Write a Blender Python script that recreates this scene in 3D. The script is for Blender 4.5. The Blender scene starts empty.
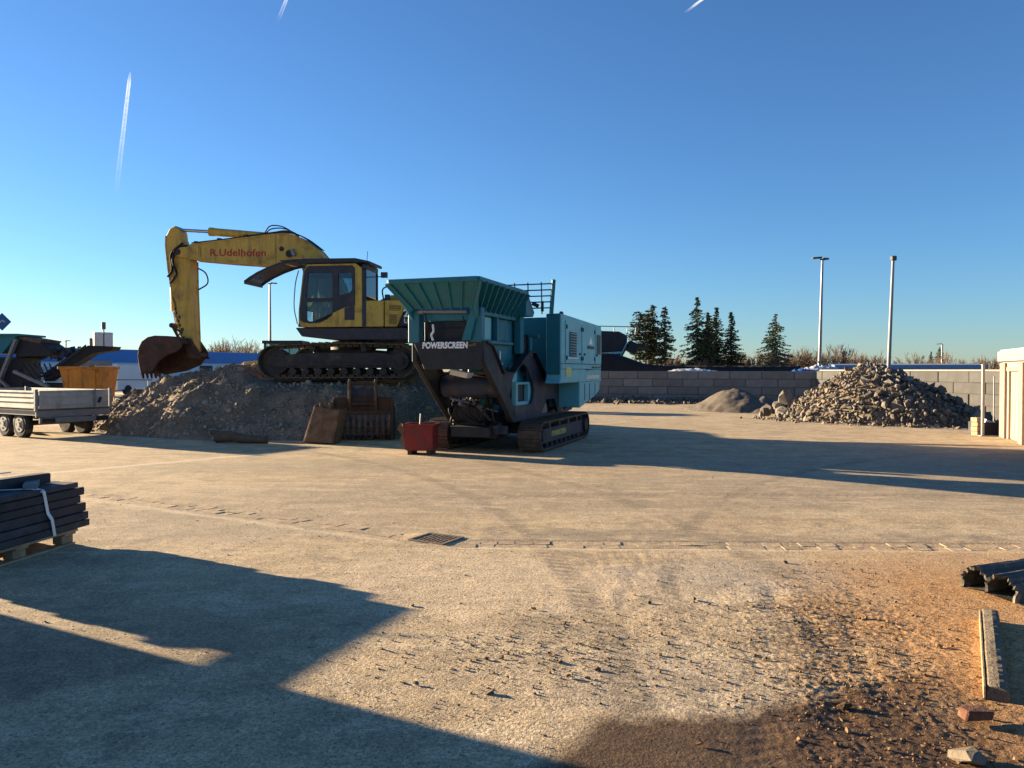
import bpy, bmesh, math, random
import numpy as np
from mathutils import Vector, Matrix, Euler

random.seed(7)
R = math.radians
C = bpy.context.scene.collection

# ------------------------------------------------------------------ camera, sky, sun, exposure
sc = bpy.context.scene
cam_d = bpy.data.cameras.new('camera')
cam = bpy.data.objects.new('camera', cam_d)
C.objects.link(cam)
sc.camera = cam
cam_d.sensor_width = 36.0
cam_d.lens = 27.07
cam_d.clip_start = 0.05
cam_d.clip_end = 60000
cam.location = (0, 0, 1.65)
cam.rotation_euler = (R(90) - math.atan(14 / 770), 0, 0)

SUN_AZ = 28.0          # shadows run to the right and this many degrees towards the camera
SUN_EL = 9.2
to_sun = Vector((-math.cos(R(SUN_AZ)) * math.cos(R(SUN_EL)), math.sin(R(SUN_AZ)) * math.cos(R(SUN_EL)), math.sin(R(SUN_EL))))
world = bpy.data.worlds.new('World')
sc.world = world
world.use_nodes = True
wn = world.node_tree
sky = wn.nodes.new('ShaderNodeTexSky')
sky.sky_type = 'NISHITA'
sky.sun_disc = False
sky.sun_elevation = R(SUN_EL)
sky.sun_rotation = math.atan2(to_sun.x, to_sun.y)
sky.altitude = 300
sky.air_density = 1.0
sky.dust_density = 0.12
sky.ozone_density = 5.2
bg = wn.nodes['Background']
hsv = wn.nodes.new('ShaderNodeHueSaturation')
hsv.inputs['Saturation'].default_value = 0.99
hsv.inputs['Hue'].default_value = 0.502
wn.links.new(sky.outputs[0], hsv.inputs['Color'])
wn.links.new(hsv.outputs[0], bg.inputs[0])
bg.inputs[1].default_value = 0.05

sun_d = bpy.data.lights.new('sun', 'SUN')
sun_d.energy = 5.0
sun_d.angle = R(0.5)
sun_d.color = (1.0, 0.79, 0.52)
sun = bpy.data.objects.new('sun', sun_d)
C.objects.link(sun)
sun.location = (-30, 16, 20)
sun.rotation_euler = (-to_sun).to_track_quat('-Z', 'Y').to_euler()

vs = sc.view_settings
vs.view_transform = 'Standard'
vs.look = 'None'
vs.exposure = 2.2
vs.gamma = 1.0
vs.use_curve_mapping = False
sc.cycles.max_bounces = 6

# ------------------------------------------------------------------ materials
def nd(nt, t, **kw):
    n = nt.nodes.new(t)
    for k, v in kw.items():
        setattr(n, k, v)
    return n

def ramp(nt, src, p0, p1, c0=(0, 0, 0, 1), c1=(1, 1, 1, 1)):
    r = nd(nt, 'ShaderNodeValToRGB')
    r.color_ramp.elements[0].position = p0
    r.color_ramp.elements[1].position = p1
    r.color_ramp.elements[0].color = c0
    r.color_ramp.elements[1].color = c1
    nt.links.new(src, r.inputs[0])
    return r.outputs[0]

def noise(nt, vec, scale, detail=4, rough=0.55, dist=0.0):
    n = nd(nt, 'ShaderNodeTexNoise')
    n.inputs['Scale'].default_value = scale
    n.inputs['Detail'].default_value = detail
    n.inputs['Roughness'].default_value = rough
    n.inputs['Distortion'].default_value = dist
    nt.links.new(vec, n.inputs['Vector'])
    return n.outputs['Fac']

def mixc(nt, fac, a, b, mode='MIX'):
    m = nd(nt, 'ShaderNodeMix', data_type='RGBA', blend_type=mode)
    for s, v in ((m.inputs[0], fac), (m.inputs[6], a), (m.inputs[7], b)):
        if hasattr(v, 'is_linked') or hasattr(v, 'links'):
            nt.links.new(v, s)
        elif isinstance(v, (int, float)):
            s.default_value = v
        else:
            s.default_value = (*v[:3], 1)
    return m.outputs[2]

def mth(nt, op, a, b=None, c=None, clamp=False):
    m = nd(nt, 'ShaderNodeMath', operation=op, use_clamp=clamp)
    for i, v in enumerate((a, b, c)):
        if v is None:
            continue
        if isinstance(v, (int, float)):
            m.inputs[i].default_value = v
        else:
            nt.links.new(v, m.inputs[i])
    return m.outputs[0]

MATS = {}
def mat(name, col, rough=0.6, metal=0.0, var=0.18, scale=6.0, dirt=None, damt=0.0, dscale=2.5,
        bump=0.0, bscale=60.0, rnd=0.0, spec=0.4, fine=0.0, streak=0.0):
    m = bpy.data.materials.new(name)
    m.use_nodes = True
    nt = m.node_tree
    b = nt.nodes['Principled BSDF']
    tc = nd(nt, 'ShaderNodeTexCoord').outputs['Object']
    n1 = noise(nt, tc, scale, 5, 0.6)
    lo = [c * (1 - var) for c in col]
    hi = [min(1, c * (1 + var)) for c in col]
    base = mixc(nt, ramp(nt, n1, 0.3, 0.7), lo, hi)
    if fine:
        n4 = noise(nt, tc, scale * 14, 2, 0.7)
        g = ramp(nt, n4, 0.3, 0.7, (1 - fine,) * 3 + (1,), (1 + fine,) * 3 + (1,))
        base = mixc(nt, 1.0, base, g, 'MULTIPLY')
    if streak and dirt is not None:
        mp = nd(nt, 'ShaderNodeMapping')
        mp.inputs['Scale'].default_value = (7, 7, 0.55)
        nt.links.new(tc, mp.inputs[0])
        sk_n = noise(nt, mp.outputs[0], 1.0, 6, 0.65, 0.3)
        base = mixc(nt, mth(nt, 'MULTIPLY', ramp(nt, sk_n, 0.50, 0.68), streak), base, dirt)
        sp_n = noise(nt, tc, 26.0, 3, 0.6)
        base = mixc(nt, mth(nt, 'MULTIPLY', ramp(nt, sp_n, 0.66, 0.72), streak), base, [c * 0.6 for c in dirt])
    if dirt is not None and damt > 0:
        n2 = noise(nt, tc, dscale, 8, 0.68, 0.4)
        base = mixc(nt, ramp(nt, n2, 0.62 - damt * 0.4, 0.86 - damt * 0.4), base, dirt)
        rg = ramp(nt, n2, 0.35, 0.75, (rough,) * 3 + (1,), (min(1, rough + 0.3),) * 3 + (1,))
        nt.links.new(rg, b.inputs['Roughness'])
    else:
        b.inputs['Roughness'].default_value = rough
    if rnd:
        oi = nd(nt, 'ShaderNodeObjectInfo').outputs['Random']
        mr = nd(nt, 'ShaderNodeMapRange')
        nt.links.new(oi, mr.inputs[0])
        mr.inputs[3].default_value = 1 - rnd
        mr.inputs[4].default_value = 1 + rnd
        cmb = nd(nt, 'ShaderNodeCombineColor')
        for i in range(3):
            nt.links.new(mr.outputs[0], cmb.inputs[i])
        base = mixc(nt, 1.0, base, cmb.outputs[0], 'MULTIPLY')
    nt.links.new(base, b.inputs['Base Color'])
    b.inputs['Metallic'].default_value = metal
    b.inputs['Specular IOR Level'].default_value = spec
    if bump:
        n3 = noise(nt, tc, bscale, 4, 0.65)
        bp = nd(nt, 'ShaderNodeBump')
        bp.inputs['Strength'].default_value = bump
        bp.inputs['Distance'].default_value = 0.02
        nt.links.new(n3, bp.inputs['Height'])
        nt.links.new(bp.outputs[0], b.inputs['Normal'])
    MATS[name] = m
    return m

DUST = (0.20, 0.155, 0.105)
RUST = (0.10, 0.045, 0.022)
mat('exc_yellow', (0.53, 0.33, 0.05), 0.42, var=0.10, scale=3, dirt=(0.17, 0.105, 0.04), damt=0.32, dscale=2.2, streak=0.55)
mat('exc_dark', (0.018, 0.022, 0.034), 0.45, var=0.25, dirt=(0.07, 0.06, 0.05), damt=0.25)
mat('black_rubber', (0.016, 0.016, 0.017), 0.7, var=0.3, dirt=DUST, damt=0.1)
mat('track_steel', (0.085, 0.066, 0.05), 0.62, metal=0.25, var=0.35, scale=9, dirt=(0.15, 0.11, 0.075), damt=0.42, dscale=4, bump=0.3)
mat('track_frame', (0.030, 0.027, 0.026), 0.65, var=0.3, dirt=(0.10, 0.08, 0.06), damt=0.3)
mat('rust_bucket', (0.062, 0.034, 0.025), 0.7, metal=0.15, var=0.4, scale=5, dirt=(0.13, 0.060, 0.032), damt=0.4, dscale=3, bump=0.35, bscale=30)
mat('rust_pale', (0.16, 0.10, 0.062), 0.75, metal=0.1, var=0.35, scale=6, dirt=(0.08, 0.035, 0.02), damt=0.45, bump=0.3, bscale=35)
mat('chrome', (0.55, 0.55, 0.55), 0.18, metal=1.0, var=0.05)
mat('red_letter', (0.36, 0.020, 0.018), 0.5, var=0.1)
mat('white_letter', (0.8, 0.82, 0.82), 0.5, var=0.12)
mat('yellow_letter', (0.55, 0.36, 0.05), 0.5, var=0.1)
mat('grille', (0.14, 0.075, 0.018), 0.6, var=0.2)
mat('teal', (0.006, 0.135, 0.172), 0.4, var=0.10, scale=2.5, dirt=(0.05, 0.11, 0.11), damt=0.15, dscale=2.2, streak=0.3)
mat('teal_panel', (0.145, 0.43, 0.445), 0.42, var=0.06, scale=2.0, dirt=(0.26, 0.38, 0.38), damt=0.2, dscale=1.8, streak=0.35)
mat('crusher_black', (0.011, 0.013, 0.018), 0.5, var=0.25, dirt=(0.035, 0.036, 0.042), damt=0.2, dscale=2)
mat('crusher_grey', (0.026, 0.029, 0.040), 0.5, var=0.2, dirt=(0.075, 0.07, 0.07), damt=0.2, streak=0.55)
mat('drum_blue', (0.020, 0.028, 0.055), 0.5, var=0.2, dirt=(0.16, 0.07, 0.03), damt=0.25, dscale=3)
mat('vent_dark', (0.06, 0.065, 0.06), 0.7, var=0.2)
mat('sticker_yellow', (0.55, 0.50, 0.14), 0.5, var=0.08)
mat('sticker_pale', (0.60, 0.58, 0.42), 0.5, var=0.08)
mat('red_paint', (0.20, 0.013, 0.011), 0.48, var=0.2, dirt=(0.11, 0.035, 0.025), damt=0.35, dscale=4, streak=0.55)
mat('alu', (0.36, 0.35, 0.33), 0.42, metal=0.45, var=0.12, scale=4, dirt=(0.26, 0.23, 0.19), damt=0.32, streak=0.55)
mat('galv', (0.19, 0.19, 0.195), 0.45, metal=0.5, var=0.12, scale=8)
mat('pole_white', (0.22, 0.22, 0.22), 0.5, var=0.08, scale=3)
mat('wheel_rim', (0.25, 0.24, 0.23), 0.5, metal=0.4, var=0.15)
mat('skip_orange', (0.55, 0.22, 0.025), 0.55, var=0.16, dirt=(0.20, 0.09, 0.03), damt=0.38, dscale=3, streak=0.55)
mat('mound_soil', (0.21, 0.162, 0.112), 0.95, var=0.32, scale=1.6, dirt=(0.135, 0.105, 0.076), damt=0.4, dscale=0.9, bump=0.9, bscale=24, spec=0.15, fine=0.35)
mat('mound_stone', (0.22, 0.18, 0.135), 0.9, var=0.3, scale=3, rnd=0.3, bump=0.4, spec=0.2)
mat('rubble', (0.170, 0.148, 0.122), 0.9, var=0.22, scale=5, dirt=(0.20, 0.165, 0.13), damt=0.3, dscale=4, bump=0.5, bscale=25, rnd=0.48, spec=0.2)
mat('sand_heap', (0.125, 0.106, 0.085), 0.95, var=0.18, scale=5, bump=0.6, bscale=40, spec=0.15, fine=0.25)
mat('block_concrete', (0.20, 0.185, 0.165), 0.9, var=0.14, scale=2.2, dirt=(0.17, 0.155, 0.14), damt=0.33, dscale=1.6, bump=0.35, bscale=45, rnd=0.16, spec=0.2, fine=0.08, streak=0.55)
mat('block_pile_shadow', (0.080, 0.079, 0.078), 0.9, var=0.2, scale=2.2, dirt=(0.07, 0.068, 0.066), damt=0.45, dscale=1.6, bump=0.35, bscale=45, rnd=0.16, spec=0.2, fine=0.08, streak=0.55)  # block concrete darkened, the rubble pile's shadow put into its colour
mat('concrete_pale', (0.30, 0.26, 0.205), 0.9, var=0.15, scale=3, bump=0.3, bscale=50, spec=0.2)
mat('stone_sett', (0.40, 0.305, 0.20), 0.9, var=0.15, scale=9, bump=0.5, bscale=50, rnd=0.15, spec=0.2, fine=0.15)
mat('cast_iron', (0.16, 0.12, 0.085), 0.7, metal=0.0, var=0.25, dirt=(0.22, 0.16, 0.11), damt=0.3, dscale=20, bump=0.3)
mat('black_board', (0.028, 0.029, 0.033), 0.62, var=0.3, scale=3, dirt=(0.085, 0.08, 0.075), damt=0.25, dscale=5, rnd=0.25)
mat('grey_board', (0.16, 0.16, 0.16), 0.7, var=0.2, scale=4, bump=0.2)
mat('pallet_wood', (0.34, 0.24, 0.135), 0.8, var=0.22, scale=7, dirt=(0.20, 0.145, 0.095), damt=0.35, bump=0.3, bscale=50, rnd=0.15)
mat('old_wood', (0.085, 0.060, 0.042), 0.85, var=0.3, scale=6, bump=0.5, bscale=30)
mat('strap_white', (0.66, 0.66, 0.64), 0.45, var=0.05)
mat('plank_top', (0.20, 0.165, 0.12), 0.95, var=0.3, scale=14, dirt=(0.20, 0.165, 0.12), damt=0.4, dscale=12, bump=1.0, bscale=70, spec=0.15, fine=0.4)
mat('tube_dark', (0.062, 0.058, 0.048), 0.55, var=0.25, scale=9, dirt=(0.24, 0.19, 0.12), damt=0.3, dscale=14, bump=0.25)
mat('brick_red', (0.13, 0.055, 0.032), 0.9, var=0.25, scale=14, dirt=(0.20, 0.12, 0.07), damt=0.35, dscale=10, bump=0.6)
mat('clod', (0.215, 0.140, 0.076), 0.95, var=0.25, scale=6, bump=0.5, bscale=60, rnd=0.3, spec=0.15)
mat('wet_clod', (0.085, 0.048, 0.024), 0.9, var=0.25, scale=20, bump=0.6, bscale=60, spec=0.2)
mat('pebble', (0.27, 0.215, 0.15), 0.9, var=0.4, scale=30, spec=0.2)
mat('bark', (0.085, 0.062, 0.048), 0.9, var=0.25, scale=4)
mat('pine_bark', (0.15, 0.095, 0.065), 0.9, var=0.25, scale=4)
mat('needles', (0.045, 0.07, 0.037), 0.75, var=0.45, scale=0.9, rnd=0.2, spec=0.2)
mat('needles_pine', (0.052, 0.064, 0.034), 0.75, var=0.45, scale=0.9, rnd=0.2, spec=0.2)
mat('twigs', (0.17, 0.115, 0.078), 0.9, var=0.25, scale=0.5, rnd=0.25, spec=0.15)
mat('blue_clad', (0.045, 0.19, 0.48), 0.5, var=0.06, scale=0.6)
mat('white_clad', (0.58, 0.60, 0.62), 0.6, var=0.06, scale=0.6)
mat('dark_open', (0.03, 0.035, 0.04), 0.6, var=0.2)
mat('grey_roof', (0.34, 0.36, 0.39), 0.55, var=0.06, scale=0.8)
mat('blue_roof', (0.20, 0.27, 0.38), 0.5, metal=0.2, var=0.07, scale=0.7)
mat('silo', (0.36, 0.37, 0.39), 0.5, metal=0.2, var=0.06, scale=0.4)
mat('black_sheet', (0.012, 0.012, 0.014), 0.95, var=0.3, scale=1.5, bump=0.5, bscale=6)
mat('white_sheet', (0.5, 0.51, 0.53), 0.45, var=0.06, scale=2)
mat('blue_sheet', (0.03, 0.10, 0.32), 0.45, var=0.1, scale=2)
mat('cream_door', (0.33, 0.30, 0.205), 0.55, var=0.05, scale=3, dirt=(0.45, 0.37, 0.24), damt=0.2)
mat('render_pink', (0.30, 0.225, 0.19), 0.85, var=0.12, scale=4, bump=0.3)
mat('brick_trim', (0.25, 0.195, 0.155), 0.85, var=0.15, scale=7, bump=0.3)
mat('fascia', (0.20, 0.20, 0.20), 0.6, var=0.08, scale=3)
mat('house_wall', (0.50, 0.47, 0.42), 0.85, var=0.08, scale=2, bump=0.2)
mat('loader_yellow', (0.52, 0.34, 0.06), 0.5, var=0.1)
mat('sign_blue', (0.012, 0.075, 0.22), 0.45, var=0.05)
mat('lamp_dark', (0.05, 0.055, 0.06), 0.5, var=0.1)
mat('seat', (0.05, 0.05, 0.055), 0.8)

def glass_mat(name, tint=(0.55, 0.68, 0.72), clear=0.62):
    m = bpy.data.materials.new(name)
    m.use_nodes = True
    nt = m.node_tree
    nt.nodes.remove(nt.nodes['Principled BSDF'])
    out = nt.nodes['Material Output']
    t = nd(nt, 'ShaderNodeBsdfTransparent')
    t.inputs[0].default_value = (*tint, 1)
    g = nd(nt, 'ShaderNodeBsdfGlossy')
    g.inputs['Roughness'].default_value = 0.06
    g.inputs[0].default_value = (0.8, 0.85, 0.9, 1)
    d = nd(nt, 'ShaderNodeBsdfDiffuse')
    d.inputs[0].default_value = (0.10, 0.095, 0.085, 1)
    mx = nd(nt, 'ShaderNodeMixShader')
    tc = nd(nt, 'ShaderNodeTexCoord').outputs['Object']
    nt.links.new(ramp(nt, noise(nt, tc, 3.0, 5, 0.6), 0.35, 0.8, (0.05,) * 3 + (1,), (0.28,) * 3 + (1,)), mx.inputs[0])
    nt.links.new(t.outputs[0], mx.inputs[1])
    nt.links.new(d.outputs[0], mx.inputs[2])
    fr = nd(nt, 'ShaderNodeFresnel')
    fr.inputs[0].default_value = 1.5
    m2 = nd(nt, 'ShaderNodeMixShader')
    nt.links.new(mth(nt, 'MULTIPLY', fr.outputs[0], 1.6, clamp=True), m2.inputs[0])
    nt.links.new(mx.outputs[0], m2.inputs[1])
    nt.links.new(g.outputs[0], m2.inputs[2])
    nt.links.new(m2.outputs[0], out.inputs[0])
    MATS[name] = m
glass_mat('cab_glass')

# ------------------------------------------------------------------ mesh helpers
class MB:
    def __init__(self):
        self.v = []
        self.f = []
        self.s = []
    def add(self, vs, fs, smooth=False, M=None):
        o = len(self.v)
        if M is not None:
            vs = [M @ Vector(p) for p in vs]
        self.v.extend([tuple(p) for p in vs])
        self.f.extend([tuple(i + o for i in f) for f in fs])
        self.s.extend([smooth] * len(fs))
        return self
    def box(self, c, s, rot=None, M=None, taper=1.0):
        hx, hy, hz = s[0] / 2, s[1] / 2, s[2] / 2
        vs = [Vector((x * hx * (taper if z > 0 else 1), y * hy * (taper if z > 0 else 1), z * hz)) for z in (-1, 1) for y in (-1, 1) for x in (-1, 1)]
        if rot is not None:
            rm = rot if isinstance(rot, Matrix) else Euler(rot).to_matrix()
            vs = [rm @ p for p in vs]
        vs = [p + Vector(c) for p in vs]
        fs = [(0, 2, 3, 1), (4, 5, 7, 6), (0, 1, 5, 4), (2, 6, 7, 3), (0, 4, 6, 2), (1, 3, 7, 5)]
        return self.add(vs, fs, False, M)
    def bar(self, p0, p1, w, h=None, up=(0, 0, 1)):
        p0, p1 = Vector(p0), Vector(p1)
        h = h or w
        d = p1 - p0
        L = d.length
        x = d.normalized()
        u = Vector(up)
        if abs(x.dot(u)) > 0.98:
            u = Vector((1, 0, 0))
        y = u.cross(x).normalized()
        z = x.cross(y)
        rm = Matrix((x, y, z)).transposed()
        return self.box((p0 + p1) / 2, (L, w, h), rm)
    def tube(self, pts, r, n=10, caps=True):
        pts = [Vector(p) for p in pts]
        if len(pts) >= 4 and not isinstance(r, (list, tuple)) and r < 0.03:
            ext = [pts[0] * 2 - pts[1]] + pts + [pts[-1] * 2 - pts[-2]]
            out = []
            for i in range(1, len(ext) - 2):
                p0, p1, p2, p3 = ext[i - 1:i + 3]
                for k in range(6):
                    t = k / 6
                    out.append(0.5 * (2 * p1 + (p2 - p0) * t + (2 * p0 - 5 * p1 + 4 * p2 - p3) * t * t + (3 * p1 - 3 * p2 + p3 - p0) * t ** 3))
            pts = out + [pts[-1]]
        rs = r if isinstance(r, (list, tuple)) else [r] * len(pts)
        vs, fs = [], []
        prev = None
        for i, p in enumerate(pts):
            if i == 0:
                d = pts[1] - pts[0]
            elif i == len(pts) - 1:
                d = pts[-1] - pts[-2]
            else:
                d = (pts[i + 1] - pts[i]).normalized() + (pts[i] - pts[i - 1]).normalized()
            d.normalize()
            if prev is None:
                a = Vector((0, 0, 1)) if abs(d.z) < 0.9 else Vector((1, 0, 0))
                x = d.cross(a).normalized()
            else:
                x = (prev - d * prev.dot(d)).normalized()
            prev = x
            y = d.cross(x)
            for k in range(n):
                a = 2 * math.pi * k / n
                vs.append(p + (x * math.cos(a) + y * math.sin(a)) * rs[i])
        for i in range(len(pts) - 1):
            for k in range(n):
                fs.append((i * n + k, i * n + (k + 1) % n, (i + 1) * n + (k + 1) % n, (i + 1) * n + k))
        self.add(vs, fs, True)
        if caps:
            self.add(vs[:n], [tuple(range(n - 1, -1, -1))], False)
            self.add(vs[-n:], [tuple(range(n))], False)
        return self
    def plate(self, outer, holes, a0, a1, axis='y'):
        bm = bmesh.new()
        edges = []
        for loop in [outer] + list(holes or []):
            vv = [bm.verts.new((p[0], 0, p[1])) for p in loop]
            for i in range(len(vv)):
                edges.append(bm.edges.new((vv[i], vv[(i + 1) % len(vv)])))
        bmesh.ops.triangle_fill(bm, use_beauty=True, use_dissolve=True, edges=edges)
        g = bmesh.ops.extrude_face_region(bm, geom=bm.faces[:])
        mv = [e for e in g['geom'] if isinstance(e, bmesh.types.BMVert)]
        for p in mv:
            p.co.y = 1.0
        bmesh.ops.recalc_face_normals(bm, faces=bm.faces[:])
        bm.verts.index_update()
        vs = []
        for p in bm.verts:
            t = a0 + (a1 - a0) * p.co.y
            a, b = p.co.x, p.co.z
            vs.append((a, t, b) if axis == 'y' else ((t, a, b) if axis == 'x' else (a, b, t)))
        fs = [tuple(q.index for q in f.verts) for f in bm.faces]
        bm.free()
        return self.add(vs, fs)
    def build(self, name, m, parent=None, bevel=0.0, seg=1):
        me = bpy.data.meshes.new(name)
        me.from_pydata(self.v, [], self.f)
        me.polygons.foreach_set('use_smooth', self.s)
        me.update()
        bm = bmesh.new()
        bm.from_mesh(me)
        bmesh.ops.recalc_face_normals(bm, faces=bm.faces[:])
        bm.to_mesh(me)
        bm.free()
        return link(name, me, m, parent, bevel, seg)

def link(name, me, m, parent=None, bevel=0.0, seg=1):
    o = bpy.data.objects.new(name, me)
    C.objects.link(o)
    if m is not None and not me.materials:
        me.materials.append(MATS[m] if isinstance(m, str) else m)
    if parent is not None:
        o.parent = parent
    if bevel:
        b = o.modifiers.new('bevel', 'BEVEL')
        b.width = bevel
        b.segments = seg
        b.limit_method = 'ANGLE'
        b.angle_limit = R(35)
    return o

def tag(o, label=None, cat=None, group=None, kind=None):
    if label:
        o['label'] = label
    if cat:
        o['category'] = cat
    if group:
        o['group'] = group
    if kind:
        o['kind'] = kind
    return o

def thing(name, label, cat, loc=(0, 0, 0), rz=0.0, group=None):
    o = bpy.data.objects.new(name, None)
    o.empty_display_size = 0.2
    C.objects.link(o)
    o.location = loc
    o.rotation_euler = (0, 0, rz)
    return tag(o, label, cat, group)

def np_mesh(name, V, F, m, parent=None, smooth=False):
    me = bpy.data.meshes.new(name)
    V = np.asarray(V, dtype=np.float32)
    F = np.asarray(F, dtype=np.int32)
    k = F.shape[1]
    me.vertices.add(len(V))
    me.vertices.foreach_set('co', V.ravel())
    me.loops.add(F.size)
    me.loops.foreach_set('vertex_index', F.ravel())
    me.polygons.add(len(F))
    me.polygons.foreach_set('loop_start', np.arange(0, F.size, k, dtype=np.int32))
    me.polygons.foreach_set('use_smooth', np.full(len(F), smooth))
    me.update(calc_edges=True)
    me.validate()
    return link(name, me, m, parent)

def copy_tree(o, parent=None):
    c = o.copy()
    C.objects.link(c)
    c.parent = parent
    for ch in list(o.children):
        copy_tree(ch, c)
    return c

def lettering(text, size, m, parent, loc, rot, bold=0.012, shear=0.0, wide=1.0, name='lettering'):
    cu = bpy.data.curves.new(name, 'FONT')
    cu.body = text
    cu.size = size
    cu.offset = bold * size
    cu.extrude = 0.003
    cu.shear = shear
    cu.space_character = 1.06
    cu.align_x = 'LEFT'
    t = bpy.data.objects.new('tmp_text', cu)
    C.objects.link(t)
    me = bpy.data.meshes.new_from_object(t)
    bpy.data.objects.remove(t)
    bpy.data.curves.remove(cu)
    me.name = name
    me.materials.clear()
    o = link(name, me, m, parent)
    o.location = loc
    o.rotation_euler = rot
    o.scale = (wide, 1, 1)
    return o

# numpy gradient noise
_perm = np.random.RandomState(3).permutation(256)
_perm = np.concatenate([_perm, _perm, _perm])
_ga = np.random.RandomState(5).rand(256) * 2 * np.pi
def perlin(x, y):
    xi = np.floor(x).astype(int); yi = np.floor(y).astype(int)
    xf = x - xi; yf = y - yi
    u = xf * xf * xf * (xf * (xf * 6 - 15) + 10)
    v = yf * yf * yf * (yf * (yf * 6 - 15) + 10)
    def g(ix, iy, dx, dy):
        a = _ga[_perm[_perm[ix & 255] + (iy & 255)]]
        return np.cos(a) * dx + np.sin(a) * dy
    n00 = g(xi, yi, xf, yf); n10 = g(xi + 1, yi, xf - 1, yf)
    n01 = g(xi, yi + 1, xf, yf - 1); n11 = g(xi + 1, yi + 1, xf - 1, yf - 1)
    return (n00 * (1 - u) + n10 * u) * (1 - v) + (n01 * (1 - u) + n11 * u) * v
def fbm(x, y, oct=4, gain=0.5):
    s = 0; a = 1.0
    for i in range(oct):
        s = s + a * perlin(x * 2 ** i + 17.3 * i, y * 2 ** i - 9.1 * i)
        a *= gain
    return s
def sstep(a, b, x):
    t = np.clip((x - a) / (b - a), 0, 1)
    return t * t * (3 - 2 * t)

def hull_rock(seed, n=14, flat=0.75):
    rs = np.random.RandomState(seed)
    p = rs.normal(size=(n, 3))
    p /= np.linalg.norm(p, axis=1)[:, None]
    p *= rs.uniform(0.8, 1.08, (n, 1))
    p *= np.array([1.0, rs.uniform(0.65, 1.0), flat * rs.uniform(0.75, 1.1)])
    bm = bmesh.new()
    for q in p:
        bm.verts.new(q)
    r = bmesh.ops.convex_hull(bm, input=bm.verts[:])
    bmesh.ops.delete(bm, geom=[e for e in r['geom_interior'] if isinstance(e, bmesh.types.BMVert)], context='VERTS')
    bmesh.ops.triangulate(bm, faces=bm.faces[:])
    bmesh.ops.recalc_face_normals(bm, faces=bm.faces[:])
    bm.verts.index_update()
    V = np.array([v.co[:] for v in bm.verts]) * 0.5
    F = np.array([[v.index for v in f.verts] for f in bm.faces])
    bm.free()
    return V, F

ROCKS = [hull_rock(i, 9 + i % 4, 0.85) for i in range(14)]
PEBS = [hull_rock(100 + i, 8, 0.6) for i in range(8)]

def scatter(items, variants, rs):
    """items: (x, y, z, size) -> one joined vertex and face array"""
    VV, FF, o = [], [], 0
    for (x, y, z, s) in items:
        V, F = variants[rs.randint(len(variants))]
        a = Euler((rs.rand() * 6.28, rs.rand() * 6.28, rs.rand() * 6.28)) if s > 0.12 else Euler(((rs.rand() - 0.5), (rs.rand() - 0.5), rs.rand() * 6.28))
        m = np.array(a.to_matrix())
        VV.append((V * s) @ m.T + np.array([x, y, z]))
        FF.append(F + o)
        o += len(V)
    return np.concatenate(VV), np.concatenate(FF)

# ------------------------------------------------------------------ ground
GL0, GL1 = (-0.98, 7.62), (-9.2, 12.25)       # left gutter line
GR0, GR1 = (-0.50, 7.30), (10.0, 6.98)        # right gutter line
GRATE = (-0.74, 7.49)
GL_A = math.atan2(GL1[1] - GL0[1], GL1[0] - GL0[0])

def seg_dist(x, y, a, b):
    ax, ay = a; bx, by = b
    dx, dy = bx - ax, by - ay
    L2 = dx * dx + dy * dy
    t = np.clip(((x - ax) * dx + (y - ay) * dy) / L2, 0, 1)
    return np.hypot(x - ax - t * dx, y - ay - t * dy)

def rut_mask(x, y):
    m = 0
    for off in (-0.42, -0.12, 0.16):
        cx = 1.50 + off + (y - 3.2) * 0.33 + 0.06 * np.sin(y * 2.1 + off * 9)
        m = np.maximum(m, np.exp(-((x - cx) / 0.085) ** 2))
    return m * sstep(2.7, 3.3, y) * (1 - sstep(5.4, 6.6, y))

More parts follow.
